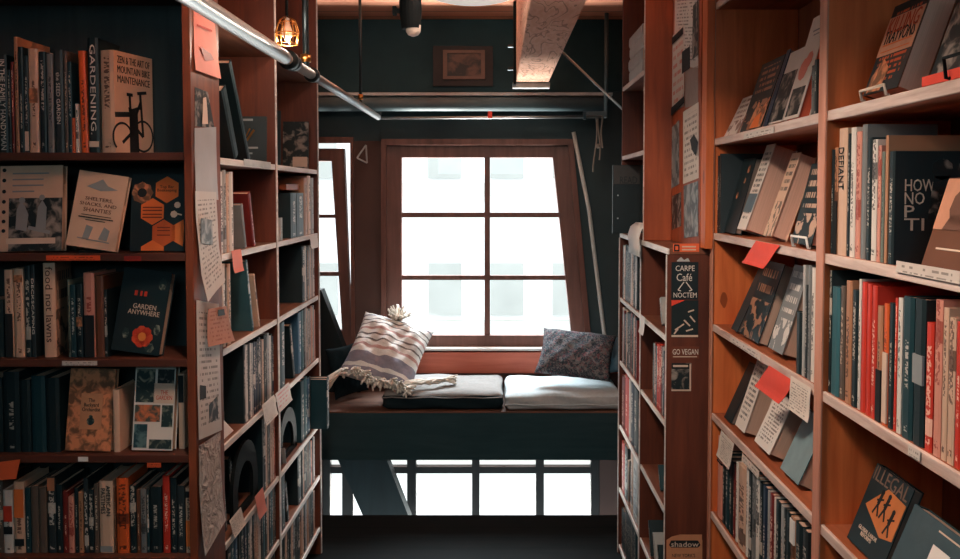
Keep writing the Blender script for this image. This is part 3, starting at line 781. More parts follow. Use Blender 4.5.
# --- right far bookcase, low
XB = .573
R2 = thing('bookcase', 'low dark bookcase on the right beyond the orange one, stickers on its end', 'bookcase', (.7, 3.4, 0))
dm = dX(640.5, 350, XB); r2far, r2near = 3.96, 2.85
z3 = [atX(620, y, XB).z for y in (233, 297.5, 361, 426, 490, 548)]
zt2 = z3[0]
board('side_panel', R2, W_R2, XB, .83, r2near, r2near + .022, .001, zt2 - .021)
board('side_panel', R2, W_R2, XB, .83, r2far - .02, r2far, .001, zt2 - .021)
board('divider', R2, W_R2, XB, .83, dm - .009, dm + .009, .001, zt2 - .021)
board('back_panel', R2, W_BACK, .831, .845, r2near, r2far, .001, zt2 - .021)
board('top_board', R2, W_R2S, XB + .007, .845, r2near, r2far, zt2 - .02, zt2)
board('edge_strip', R2, W_EDGE, XB, XB + .0065, r2near, r2far, zt2 - .02, zt2)
for z in z3[1:]:
    for a, b in ((r2near + .023, dm - .010), (dm + .010, r2far - .021)):
        s = board('shelf', R2, W_R2S, XB + .007, .83, a, b, z - .018, z)
        board('edge_strip', s, W_EDGE, XB, XB + .0065, a, b, z - .018, z)
for yy, ya, yb in ((r2near, 0, .008), (dm, -.006, .006), (r2far, -.01, 0)):
    board('stile', R2, W_EDGE, XB - .004, XB - .0005, yy + ya, yy + yb, .001, zt2 - .021)
# --- right far shelf unit above it
XP = .68
R3 = thing('wall_shelf', 'upper wooden shelf unit standing on the low bookcase, stack of white volumes in it', 'shelf', (.63, 3.5, zt2))
un, uf = dX(645, 100, XB), 3.92
board('side_panel', R3, W_R3, XB, XP - .001, un, un + .022, zt2 + .001, TOP)
board('side_panel', R3, W_R2, XB, XP - .001, uf - .018, uf, atX(622, 165, XB).z, TOP)
board('back_panel', R3, W_R3, XP, XP + .02, r2near, uf, zt2 + .001, TOP)
u1, u2 = atX(622, 88, XB).z, atX(623, 156, XB).z
for z in (u1, u2):
    s = board('shelf', R3, W_R2S, XB + .007, XP - .001, un + .023, uf - .019, z - .018, z)
    board('edge_strip', s, W_R1E, XB, XB + .0065, un + .023, uf - .019, z - .018, z)
board('stile', R3, W_R1E, XB - .004, XB - .0005, un, un + .008, zt2 + .001, TOP)
# --- right near bookcase
XC = .711
R1 = thing('bookcase', 'tall orange pine bookcase at the near right with leaning books', 'bookcase', (.85, 1.8, 0))
db, rf, rn = 1.855, 2.812, .7
board('side_panel', R1, W_R1, XC, .98, rf - .022, rf, .001, TOP)
board('divider', R1, W_R1, XC, .98, db - .013, db + .013, .001, TOP)
board('side_panel', R1, W_R1, XC, .98, rn, rn + .022, .001, TOP)
board('back_panel', R1, W_BACKR, .981, .995, rn, rf, .001, TOP)
for ya, yb in ((rf - .03, rf), (db - .02, db + .02)):
    board('stile', R1, W_R1V, XC - .006, XC - .0005, ya, yb, .001, TOP)
z4 = [atX(822, y, XC).z for y in (112, 253, 391, 526)] + [atX(709, 509, XC).z]
for z in [z4[0] + .44] + z4:
    for a, b in ((rn + .023, db - .014), (db + .014, rf - .023)):
        s = board('shelf', R1, W_R1S, XC + .009, .98, a, b, z - .022, z)
        board('edge_strip', s, W_R1E, XC, XC + .0085, a, b, z - .022, z)

board('corner_post', R1, W_R1, .682, .7095, rf - .03, 2.846, zt2 + .003, TOP)
# ------------------------------------------------------------------ rows of books
def front_row(items, base, row, d=2.33):
    n = 0
    for it in items:
        x0, x1, yt, c = it[:4]; o_ = it[4] if len(it) > 4 else {}
        ym = (yt + atpx) / 2 if False else yt + 40
        X0, X1 = atY(x0, ym, d).x, atY(x1, ym, d).x
        t = X1 - X0 - .0008; h = atY(x0, yt, d).z - base
        lab = o_.get('label') or '%s%s book, %s from left, %s' % (size_word(t, h), c, ordn(n), row[4:])
        o = book(lab, RY(o_.get('roll', 0)), ((X0 + X1) / 2, d, 0), t, o_.get('w', rnd.uniform(.13, .165)), h, c, base, 'books in ' + row, spine_v=o_.get('v', -1 if 'title' in o_ else None), pages=o_.get('pages'))
        if 'title' in o_:
            f0, f1 = o_.get('span', (.12, .9))
            text('spine_title', o, o_['title'], h * (f1 - f0), t * o_.get('tw', .55), MS(t, h * (1 - (f0 + f1) / 2)), o_.get('ink', M_INKW))
        if 'block' in o_:   # a printed block of another colour on the spine: (v0, v1, mat)
            for v0, v1, m in o_['block']:
                MB().box(-t * .46, t * .46, -min(.004, t * .12) - .0007, -min(.004, t * .12) + .0, h * v0, h * v1).build('spine_panel', m, o, world=False)
        n += 1
def cap(base):
    c = [z - base - .026 for z in z2 + z3 + z4 + [u1, u2] if z - base > .08]
    return min([v for L in (z2, z3, z4) if any(abs(base - z) < .002 for z in L) for v in [z - base - .026 for z in L if z - base > .08]] or [.26])
def side_row(items, base, row, X, sgn, ymid, n0=0):
    n = n0
    for it in items:
        x0, x1, yt, c = it[:4]; o_ = it[4] if len(it) > 4 else {}
        da, db_ = dX(x0, ymid, X), dX(x1, ymid, X)
        t = abs(da - db_) - .0008; h = min(atX((x0 + x1) / 2, yt, X).z - base, o_.get('hmax', .265), cap(base))
        lab = o_.get('label') or '%s%s book, %s from left, %s' % (size_word(t, h), c, ordn(n), row[4:])
        rot = RZ(PI / 2 * (1 if sgn < 0 else -1))
        o = book(lab, rot, (X, (da + db_) / 2, 0), t, o_.get('w', rnd.uniform(.13, .17)), h, c, base, 'books in ' + row, spine_v=o_.get('v', -1 if 'title' in o_ else None), pages=o_.get('pages'), front=o_.get('front'))
        if 'title' in o_:
            f0, f1 = o_.get('span', (.12, .9))
            text('spine_title', o, o_['title'], h * (f1 - f0), t * o_.get('tw', .55), MS(t, h * (1 - (f0 + f1) / 2)), o_.get('ink', M_INKW))
        if 'block' in o_:
            for v0, v1, m in o_['block']:
                MB().box(-t * .46, t * .46, -min(.004, t * .12) - .0007, 0, h * v0, h * v1).build('spine_panel', m, o, world=False)
        n += 1
def auto(x0, x1, y0, y1, cols, tmin, tmax, X, ymid, hm=None, first='black'):
    """fill a px run with thin volumes of physical thickness tmin..tmax"""
    out = []; x = x0
    while x < x1 - 1:
        d = dX(x, ymid, X); pxm = abs(F * X / d) / d      # px per metre along the aisle
        w = max(.9, rnd.uniform(tmin, tmax) * pxm)
        e = min(x + w, x1); f = (x - x0) / (x1 - x0)
        out.append((x, e, y0 + (y1 - y0) * f + rnd.uniform(-3, 4), rnd.choice(cols)) if hm is None else (x, e, y0 + (y1 - y0) * f + rnd.uniform(-hm, hm), rnd.choice(cols)))
        x = e
    if out and first: out[0] = (*out[0][:3], first)
    return out

# --- left front bookcase, top row
front_row([
    (-16, -2, 60, 'black'), (-1, 7.5, 55, 'black', {'title': 'IN THE FAMILY HANDYMAN', 'label': 'black book lettered FAMILY HANDYMAN at far left of the top row', 'tw': .6, 'span': (.05, .97)}),
    (8, 11, 70, 'black'), (11.3, 14, 62, 'dark red'), (14.5, 18, 37, 'tan', {'w': .17}), (18.5, 23.5, 47, 'black'), (24, 28.5, 56, 'charcoal', {'block': [(.02, .22, M_CREAM)]}),
    (29, 38.5, 49, 'cream', {'block': [(.48, .62, M_FLORAL)]}), (39.5, 46, 52, 'black'), (47, 53.5, 54, 'grey'), (54, 63.5, 50, 'charcoal', {'title': 'the SEED GARDEN', 'tw': .4, 'span': (.22, .72), 'label': 'charcoal book lettered SEED GARDEN near the grey spines in top row'}),
    (64, 67.5, 51, 'greyish brown'), (68, 72, 62, 'dark teal'), (72.5, 75.5, 118, 'orange'), (76, 79, 104, 'white'), (80.5, 87.5, 51, 'orange', {'roll': R(-1)}),
    (88, 98.8, 38, 'black', {'title': 'GARDENING.', 'tw': .5, 'span': (.06, .84), 'block': [(.05, .1, M_CREAM)], 'label': 'tall black book lettered GARDENING beside the cream bicycle book'})],
    z1[0], 'the top row of left front bookcase')
def angled(label, theta, px, d, t, w, hpx, c, base, **k):
    x = atY(px, 100, d).x; h = k.pop('h')
    return book(label, RZ(-theta), (x, d, 0), t, w, h, c, base, k.pop('group', None), anchor=(t / 2, 0, 0), **k)
h = atY(113, 50, 2.335).z - z1[0]
bk = angled('cream book with a black bicycle on its cover, right end of top row', R(14), 114.5, 2.335, .042, .165, 0, 'cream', z1[0], h=h, spine_v=0)
t, w = .042, .165
for i, ln in enumerate(('ZEN & THE ART OF', 'MOUNTAIN BIKE', 'MAINTENANCE')):
    text('cover_title', bk, ln, w * .84, .02, MF(t, w * .5, h * (.92 - .095 * i)), M_INK)
P = []
P += ring(.118, .052, .04, .006); P += ring(.03, .045, .036, .006, a0=.1, a1=4.0)
for a in ((.05, .165, .075, .165), (.062, .165, .066, .09), (.066, .12, .115, .135), (.066, .09, .118, .05), (.066, .07, .11, .15), (.118, .05, .108, .17), (.095, .172, .135, .178), (.06, .13, .08, .03), (.03, .03, .07, .06)): P.append(stroke(*a, .009))
P.append([(.06, .0), (.1, .0), (.095, .12), (.06, .13)]); P.append(stroke(.0, .105, .06, .11, .014))
fshape(bk, 'bicycle_picture', t, P, M_INK)

# --- row 2: face-out covers
def faceout(label, x0, y, d, w, h, t, c, base, lean=R(8), roll=0, yaw=0, **k):
    x = atY(x0, y, d).x
    return book(label, RZ(yaw) @ RX(-lean) @ RY(roll) @ RZ(-PI / 2), (x, d, 0), t, w, h, c, base, 'face-out books', anchor=(t / 2, 0, 0), **k)
px = 2.33 / F
h = 86 * px
A = faceout('large white paperback with a dark photograph of workers, far left of second row', -2, 220, 2.325, 63 * px, h, .025, 'cream', z1[1], R(6), R(-1))
fshape(A, 'cover_photo', .025, [rect(.026, 63 * px, .0, h * .62)], M_PHOTO); fshape(A, 'cover_photo_figure', .025, [[(.045, .06), (.075, .055), (.08, .1), (.07, .125), (.058, .135), (.048, .115)], ngon(.062, .14, .009, 10), [(.1, .06), (.128, .06), (.13, .12), (.118, .14), (.106, .12)], ngon(.117, .147, .008, 10), stroke(.08, .065, .14, .05, .01)], M_GREY, .0012)
fshape(A, 'cover_band', .025, [rect(.02, .155, .02, .036)], M_CREAM, .0012)
fshape(A, 'cover_dots', .025, [ngon(.012, h * f, .0055, 10) for f in (.95, .83, .7, .58, .46, .35, .24)], M_INK)
for i, (f, l) in enumerate(((.9, .1), (.83, .085), (.76, .085), (.69, .06))): fshape(A, 'cover_print', .025, [rect(.035, .035 + l, h * f, h * f + .004)], M_GREY)
book('grey book standing upright behind the white paperback with the workers photograph', RZ(-PI / 2) , (atY(30, 215, 2.4).x, 2.45, 0), .03, 39 * 2.42 / F + .0, 52 * px, 'greyish brown', z1[1], anchor=(0, 0, 0), spine_v=0)
h = 76 * px; w = 50 * px
B = faceout('cream paperback titled SHELTERS, SHACKS AND SHANTIES tilted on second row', 65, 220, 2.315, w, h, .02, 'cream', z1[1], R(7), R(8.5))
for i, ln in enumerate(('SHELTERS,', 'SHACKS, AND', 'SHANTIES')): text('cover_title', B, ln, w * (.56, .74, .56)[i], .011, MF(.02, w * .5, h * (.645 - .072 * i)), M_INKR if False else plain('ink_brown', (92, 50, 40)))
fshape(B, 'cover_print', .02, [rect(w * .2, w * .8, h * .425, h * .435), rect(w * .15, w * .85, h * .39, h * .405), rect(w * .3, w * .7, h * .36, h * .37)], M_INK)
fshape(B, 'cabin_drawing', .02, [[(w * .2, h * .8), (w * .5, h * .76), (w * .84, h * .8), (w * .62, h * .84), (w * .5, h * .92), (w * .36, h * .86)], [(w * .3, h * .12), (w * .42, h * .1), (w * .48, h * .28), (w * .34, h * .3)], [(w * .62, h * .13), (w * .8, h * .12), (w * .82, h * .26), (w * .7, h * .3)], stroke(w * .2, h * .12, w * .85, h * .1, .003)], M_GREY)
MB().box(*(lambda a: (a.x - .03, a.x + .03, 2.318, 2.322))(atY(90, 250, 2.32)), z1[1] + .0005, z1[1] + .008).build('x', M_BLACK)
bpy.data.objects['x'].name = 'book_stop'; tag(bpy.data.objects['book_stop'], 'small black wire stop in front of the cream shanties paperback', 'book stop')
h = 78 * px; w = 54.5 * px
Cb = faceout('dark book with orange honeycomb cells on its cover, right end of second row', 129, 215, 2.345, w, h, .022, 'black', z1[1], R(7))
r_ = .0375
hx = [(.66, .8, M_INKO), (.4, .515, M_INKO), (.62, .235, plain('rust_ink', (206, 96, 48))), (.98, .235, M_INKO), (.42, -.03, M_INKO)]
def clipp(p): return [(min(max(u, .001), w - .001), min(max(v, .001), h - .001)) for u, v in p]
for i, (u, v, m) in enumerate(hx): fshape(Cb, 'honeycomb_cell', .022, [clipp(ngon(u * w, v * h, r_, 6, PI / 2, .97))], m)
fshape(Cb, 'flower', .022, [clipp(ngon(w * .2 + .02 * math.cos(a), h * .76 + .02 * math.sin(a), .011, 6, a)) for a in [k * PI / 4 for k in range(8)]], M_FLORAL); fshape(Cb, 'flower_centre', .022, [ngon(w * .2, h * .76, .013, 10)], M_INK, .0012)
text('cover_title', Cb, 'Top Bar\nBeekeeping', w * .36, .02, MF(.022, w * .66, h * .81) @ Matrix.Translation((0, 0, .0008)), M_INK)
fshape(Cb, 'cover_print', .022, [rect(w * .22, w * .58, h * f, h * f + .0035) for f in (.56, .52, .47, .43)] + [rect(w * .5, w * .74, h * f, h * f + .003) for f in (.3, .26, .2)], plain('ink_rust_dark', (120, 50, 30)), .0012)
fshape(Cb, 'bee', .022, [ngon(w * .86, h * .6, .009, 8), ngon(w * .8, h * .48, .01, 7), stroke(w * .78, h * .5, w * .95, h * .47, .004)], M_CREAM)

# --- row 3
front_row([(-20, 4, 300, 'black'), (5, 13.5, 270, 'cream', {'block': [(.0, .5, M_INK)]}), (14.5, 24, 269, 'cream', {'block': [(.85, .93, M_FLORAL)], 'v': 0}),
    (25, 30.5, 266, 'black'), (31, 35.3, 265, 'charcoal', {'title': 'DECKSCAPING', 'tw': .6, 'span': (.15, .75), 'label': 'charcoal book lettered DECKSCAPING in the third row of left bookcase'})], z1[2], 'the third row of left front bookcase')
h = atY(50, 263, 2.335).z - z1[2]
fb = angled('thick cream book with food not lawns on its spine, third row', R(-11), 51, 2.335, .03, .15, 0, 'cream', z1[2], h=h, spine_v=-1, front=front_mat('cream', 'black', 3))
text('spine_title', fb, 'food not lawns', h * .8, .018, MS(.03, h * .56), plain('ink_brown2', (80, 48, 40)))
front_row([(68, 70.3, 280, 'green grey'), (70.5, 76, 285, 'dark teal'), (76.5, 83, 284, 'black', {'block': [(.42, .55, M_FLORAL)]}), (84, 95, 273, 'pink', {'block': [(0, .5, M_INK)], 'v': 0}), (95.5, 104, 276, 'brown', {'v': -1}), (104.5, 107.5, 290, 'black')], z1[2], 'the third row right of the food book')
h = 84 * px; w = 50 * px
G = faceout('dark book titled GARDEN ANYWHERE with a red orange flower on its cover', 110, 310, 2.335, w, h, .03, 'black', z1[2], R(8), R(7), R(-3), pages=P_CREAM)
text('cover_title', G, 'GARDEN\nANYWHERE', w * .66, .03, MF(.03, w * .55, h * .52), M_CREAM)
for k in range(7): fshape(G, 'flower_petal', .03, [ngon(w * .6 + .017 * math.cos(k * .9), h * .2 + .017 * math.sin(k * .9), .014, 8)], M_INKR if k % 2 else plain('petal_orange', (214, 80, 50)))
fshape(G, 'flower_centre', .03, [ngon(w * .6, h * .2, .012, 10)], plain('petal_gold', (224, 130, 60)), .0012)
fshape(G, 'leaves', .03, [ngon(w * .25, h * .22, .016, 6, 0, .6), ngon(w * .88, h * .3, .016, 6, 1, .6), ngon(w * .78, h * .08, .014, 6, 1), ngon(w * .85, h * .85, .018, 7, 1, .6)], M_LEAF)
fshape(G, 'red_print', .03, [rect(w * .3, w * .36, h * .68, h * .74), rect(w * .42, w * .46, h * .68, h * .74), rect(w * .5, w * .56, h * .68, h * .74)], M_INKR)

# --- row 4
front_row([(-20, 3, 378, 'black'), (4, 20, 372, 'black', {'v': 2, 'label': 'wide black book with faint white lettering at left of the fourth row'}), (21, 31, 380, 'black', {'v': -1}), (32, 46, 376, 'dark teal', {'v': -1}), (47, 60, 378, 'black', {'v': -1})], z1[3], 'the fourth row of left front bookcase')
h = 82 * px; w = 46 * px
H_ = faceout('floral patterned book with a tan title panel in the fourth row', 64, 410, 2.325, w, h, .022, 'tan', z1[3], R(8), R(1.5), front=M_FLORAL)
fshape(H_, 'title_panel', .022, [rect(w * .28, w * .76, h * .26, h * .7)], plain('tan_print', (196, 140, 104)))
text('cover_title', H_, 'The\nBackyard\nOrchardist', w * .4, .036, MF(.022, w * .52, h * .56) @ Matrix.Translation((0, 0, .0008)), M_INK)
fshape(H_, 'pear_drawing', .022, [ngon(w * .52, h * .36, .011, 10), ngon(w * .52, h * .41, .006, 8)], M_LEAF, .0012)
front_row([(113.5, 120, 390, 'cream', {'v': -1, 'w': .13})], z1[3], 'the fourth row beside the floral book')
h = 84 * px; w = 41 * px
K = faceout('white book with a grid of garden photographs, right end of fourth row', 131, 410, 2.33, w, h, .03, 'white', z1[3], R(7), R(1))
for q, m in ((rect(.004, w * .5, h * .57, h * .97), M_LEAF), (rect(w * .56, w - .003, h * .8, h * .97), M_PHOTO), (rect(.004, w * .66, h * .34, h * .54), photo_mat('orange_garden_photo', (70, 80, 74), (214, 120, 80), 40)), (rect(w * .7, w - .003, h * .28, h * .54), M_LEAF), (rect(.004, w * .36, h * .03, h * .31), photo_mat('teal_photo', (30, 66, 76), (90, 120, 124), 40)), (rect(w * .42, w - .003, h * .02, h * .13), M_LEAF)):
    fshape(K, 'cover_photo', .03, [q], m)
fshape(K, 'title_panel', .03, [rect(w * .48, w - .001, h * .56, h * .8)], M_CREAM); text('cover_title', K, 'THE\nGARDEN', w * .4, .026, MF(.03, w * .74, h * .66) @ Matrix.Translation((0, 0, .0008)), M_INKR)
front_row([(178.5, 184.5, 374, 'cream', {'v': -1, 'block': [(.62, .98, M_INK)], 'w': .12})], z1[3], 'the fourth row at the right post', d=2.36)

# --- row 5
front_row([(-14, -6, 480, 'black'), (-5, 3.5, 481, 'greyish brown'), (4, 13.5, 490, 'white', {'block': [(.3, .42, M_INK), (.5, .75, M_INKR)]}), (14.5, 25, 482, 'cream', {'title': 'ATLAS', 'span': (.2, .55), 'tw': .6, 'ink': M_INKO} if False else {'block': [(.1, .2, M_INK), (.5, .9, M_INKO)]}),
    (25.5, 31, 488, 'dark teal'), (31.5, 39, 486, 'greyish brown', {'v': -1}), (39.5, 47, 488, 'greyish brown', {'v': -1}), (48, 56, 477, 'charcoal', {'block': [(.82, .99, plain('tan_spine_panel', (186, 120, 86)))]}), (56.5, 63, 485, 'black'),
    (63.5, 68.5, 492, 'dark red'), (69, 74.5, 497, 'pink'), (75, 78.5, 488, 'black'), (79, 83.5, 492, 'tan'), (84, 88.5, 478, 'charcoal', {'v': 1}), (89, 94, 490, 'black'), (94.5, 99, 484, 'greyish brown'),
    (100, 113.5, 481, 'cream', {'title': 'AMERICAN\nPASTIMES', 'tw': .72, 'span': (.06, .48), 'ink': M_INK, 'label': 'thick cream book lettered AMERICAN PASTIMES in the bottom left row', 'block': [(.02, .1, M_GREY)]}),
    (114.5, 116, 488, 'brown'), (117, 129, 478, 'orange', {'v': 1}), (130, 136.5, 486, 'black'), (137, 140.5, 490, 'brown'), (141, 146.5, 489, 'grey'), (147, 149.5, 490, 'dark teal'), (150, 162, 487, 'black', {'v': 2}),
    (163, 170, 476, 'red'), (170.5, 177, 478, 'black'), (177.5, 185, 486, 'charcoal'), (186, 192, 488, 'cream', {'block': [(.1, .5, M_INKO), (.85, .95, M_INK)]})],
    z1[4], 'the bottom row of left front bookcase')

# --- left aisle bookcase
LX_ = XA - .012
DK = ['black', 'black', 'charcoal', 'dark teal', 'charcoal', 'navy', 'greyish brown']
MX = ['black', 'cream', 'black', 'charcoal', 'black', 'white', 'greyish brown', 'black', 'tan', 'pale grey', 'navy']
LT = ['cream', 'white', 'pale grey', 'pink', 'cream', 'grey', 'charcoal', 'tan']
def leaner(label, px0, ybase, X, lean, t, w, h, c, base, sgn, **k):
    """spine-out book in a side case leaning along the aisle; positive lean tips the top towards the camera"""
    d = dX(px0, ybase, X); rot = RX(lean) @ RZ(PI / 2 * (1 if sgn < 0 else -1))
    return book(label, rot, (X, d, 0), t, w, h, c, base, **k)
# top row: black folder leaning, dark covers against the divider
leaner('large black folder leaning in the top row of left aisle bookcase', 249, 155, LX_ - .005, R(33), .03, .23, .36, 'black', z2[0], -1, spine_v=-1)
leaner('black binder leaning under the large black folder, top row', 236, 155, LX_ - .01, R(30), .05, .22, .24, 'black', z2[0], -1, spine_v=-1)
o = book('dark cover with a gold emblem standing against the brown divider', RX(-R(5)) @ RZ(-PI / 2), (-1.0, dv - .06, 0), .012, .15, .175, 'charcoal', z2[0], front=cover_mat('charcoal'))
fshape(o, 'gold_emblem', .012, [stroke(.045, .125, .072, .085, .008), stroke(.105, .125, .078, .085, .008), stroke(.06, .13, .075, .1, .005), stroke(.09, .13, .075, .1, .005)], M_BRASS); fshape(o, 'cover_print', .012, [rect(.04, .12, .055, .062), rect(.05, .1, .035, .041), rect(.03, .1, .158, .166)], M_GREY)
o = book('black magazine with pale streaks standing in the far bay of the top row', RX(-R(4)) @ RZ(-PI / 2), (-1.02, dv + .34, 0), .008, .12, .235, 'black', z2[0], front=front_mat('black', 'pale grey', 2))
fshape(o, 'cover_streaks', .008, [stroke(.03 + .015 * k, .02, .01 + .012 * k, .12, .004) for k in range(5)], M_GREY)
o = book('grey picture magazine with a white label, far end of the top row', RX(-R(4)) @ RZ(-PI / 2), (-.965, dfar - .11, 0), .008, .115, .215, 'charcoal', z2[0], front=M_PHOTO)
fshape(o, 'white_label', .008, [rect(.045, .11, .01, .055)], M_CREAM)
# second row
side_row([(219.5, 222.5, 172, 'white'), (223, 226, 170, 'pale grey'), (226.5, 229, 174, 'cream'), (229.5, 233, 172, 'white')], z2[1], 'the near bay, second row of left aisle bookcase', LX_, -1, 210)
leaner('rust red book leaning in the second row of left aisle bookcase', 254, 240, LX_, R(17), .03, .16, .19, 'dark red', z2[1], -1)
leaner('grey blue book leaning beside the rust red one, second row', 245.5, 243, LX_, R(15), .022, .15, .15, 'grey', z2[1], -1)
side_row([(279.5, 282, 218, 'pale grey'), (290.5, 296, 193, 'black', {'w': .2, 'hmax': .198}), (296.5, 303.5, 193, 'charcoal', {'w': .2, 'hmax': .198}), (304, 307, 178, 'tan'), (307.5, 310.5, 176, 'cream'), (311, 313.5, 178, 'pale grey')], z2[1], 'the far bay, second row of left aisle bookcase', LX_, -1, 205)
tag(MB().box(-1.05, -.86, dX(290.7, 190, LX_), dX(303.3, 190, LX_) - .005, z2[1] + .199, z2[1] + .222).build('wooden_tray', W_R1S), 'flat tan wooden tray lying on two black books, far bay of second row', 'tray')
# third row
side_row([(220, 222, 268, 'cream'), (222.5, 225, 264, 'white'), (225.5, 227, 267, 'greyish brown'), (227.5, 230.5, 264, 'cream')], z2[2], 'the near bay, third row of left aisle bookcase', LX_, -1, 300)
leaner('teal picture magazine leaning in the third row of left aisle bookcase', 253, 325, LX_, R(16), .02, .2, .255, 'teal', z2[2], -1, spine_v=1)
leaner('cream magazine leaning behind the teal one, third row', 259.5, 325, LX_, R(18), .014, .18, .2, 'cream', z2[2], -1)
side_row([(302, 304.5, 246, 'black', {'w': .21}), (304.8, 306, 246, 'white')] + auto(306.2, 314.5, 247, 246, LT, .016, .024, LX_, 270), z2[2], 'the far bay, third row of left aisle bookcase', LX_, -1, 270)
# fourth row
side_row(auto(243, 273.8, 346, 332, MX, .017, .028, LX_, 370), z2[3], 'the near bay, fourth row of left aisle bookcase', LX_, -1, 370)
tag(MB().box(-1.0, -.9, 2.66, 2.78, z2[3] + .001, z2[3] + .045).box(-1.0, -.9, 2.655, 2.66, z2[3] + .01, z2[3] + .04).build('small_box', plain('grey_brown_box', (86, 76, 70))), 'small grey brown box deep in the fourth row, near bay', 'box')
leaner('black picture book leaning to a point in the far bay, fourth row', 294, 365, LX_, R(15), .03, .2, .235, 'black', z2[3], -1, spine_v=1)
side_row([(280, 284.5, 322, 'dark teal'), (298, 301, 312, 'blue'), (301.3, 303.3, 310, 'teal')] + auto(303.6, 315, 309, 306, ['cream', 'white', 'pink', 'cream', 'pale grey', 'red', 'tan'], .018, .028, LX_, 340), z2[3], 'the far bay, fourth row of left aisle bookcase', LX_, -1, 340)
# fifth row
side_row(auto(262, 275.5, 418, 412, ['cream', 'pink', 'charcoal', 'white', 'black', 'greyish brown'], .018, .03, LX_, 450), z2[4], 'the near bay, fifth row of left aisle bookcase', LX_, -1, 450)
def arch(label, y0, y1, z, hh, X, mat, wd=.012):
    """bent sheet-metal bookend with an arched opening"""
    o = thing('bookend', label, 'bookend', (X, (y0 + y1) / 2, z))
    yc, r = (y0 + y1) / 2, (y1 - y0) / 2
    out = [(y0, z + .001)] + [(yc - r * math.cos(a), z + hh - r + r * math.sin(a)) for a in [k * PI / 12 for k in range(13)]] + [(y1, z + .001)]
    q = .62
    inn = [(yc - (a - yc) * -q, z + .02 + (b - z) * (q if b > z + .01 else 0)) for a, b in out]
    mb = MB()
    for i in range(len(out) - 1):
        mb.prism([(X, *out[i]), (X, *out[i + 1]), (X, *inn[i + 1]), (X, *inn[i])], (-wd, 0, 0))
    mb.prism([(X, y0, z + .001), (X, y1, z + .001), (X, y1, z + .02), (X, y0, z + .02)], (-wd, 0, 0))
    mb.build('upright', mat, o)
    MB().box(X - .03, X - wd - .0005, y0 + .01, y1 - .01, z + .0005, z + .003).build('foot', mat, o)
    return o
M_BOX = W_R1S
tag(MB().box(-1.075, -1.035, 2.66, 3.05, z2[4] + .001, z2[4] + .24).build('wooden_box', M_BOX, bevel=.004), 'tan wooden box standing behind the black arch in fifth row', 'box')
arch('large black arched bookend in the near bay, fifth row', dX(236, 480, LX_), dX(260.5, 480, LX_), z2[4], .235, LX_ - .01, M_BLACK)
leaner('black book leaning inside the near bay behind the arched bookend', 234, 515, LX_ - .045, R(12), .03, .13, .2, 'black', z2[4], -1, spine_v=1)
leaner('charcoal book leaning next to the post in the fifth row, near bay', 226, 520, LX_ - .02, R(9), .025, .15, .22, 'charcoal', z2[4], -1, spine_v=0)
arch('small black arched bookend in the far bay, fifth row', dX(281, 420, LX_), dX(299, 420, LX_), z2[4], .2, LX_ - .01, M_BLACK)
tag(MB().box(-1.075, -1.035, 3.3, 3.7, z2[4] + .001, z2[4] + .23).build('wooden_box', M_BOX, bevel=.004), 'tan wooden box standing behind the far bay arch in fifth row', 'box')
leaner('pale silver booklet leaning against the far arch, fifth row', 286, 430, LX_ + .004, R(20), .006, .08, .07, 'pale grey', z2[4], -1)
side_row([(301, 304, 378, 'dark teal'), (304.3, 307, 376, 'teal'), (307.3, 309.5, 378, 'blue'), (309.7, 310.6, 376, 'charcoal')], z2[4], 'the far bay, fifth row of left aisle bookcase', LX_, -1, 410)
# books that jut out of the far end
for i, (xa, c, lab) in enumerate(((.055, 'dark teal', 'dark teal book jutting out at the far end of left aisle bookcase'), (.05, 'black', 'black book jutting out beside the dark teal one at the far end'))):
    book(lab, RZ(PI / 2), (XA + xa, 3.845 + .04 * i, 0), .032, .2, atX(318, 376, XA).z - z2[4], c, z2[4], spine_v=1)
# sixth row
side_row(auto(226, 252, 500, 488, ['dark teal', 'teal', 'blue', 'white', 'black', 'navy', 'charcoal', 'dark teal'], .026, .04, LX_, 530) + auto(252, 275.5, 486, 470, ['teal', 'navy', 'black', 'white', 'charcoal', 'black', 'cream', 'greyish brown'], .018, .03, LX_, 510), z2[5], 'the near bay, sixth row of left aisle bookcase', LX_, -1, 510)
leaner('dark booklet with a pale photo leaning in the far bay, sixth row', 288, 505, LX_, R(14), .03, .14, .17, 'charcoal', z2[5], -1, spine_v=1)
side_row([(280, 284.5, 452, 'black'), (297.5, 301, 448, 'black')] + auto(301.5, 315, 442, 436, ['cream', 'pink', 'teal', 'charcoal', 'greyish brown', 'black', 'white'], .02, .03, LX_, 465), z2[5], 'the far bay, sixth row of left aisle bookcase', LX_, -1, 465)
side_row(auto(281, 315, 515, 490, ['greyish brown', 'black', 'charcoal', 'cream', 'black', 'tan', 'pale grey', 'black'], .024, .036, LX_, 520), z2[6], 'the far bay, seventh row of left aisle bookcase', LX_, -1, 520)
side_row(auto(250, 275.5, 545, 535, DK, .026, .036, LX_, 550), z2[6], 'the near bay, seventh row of left aisle bookcase', LX_, -1, 550)

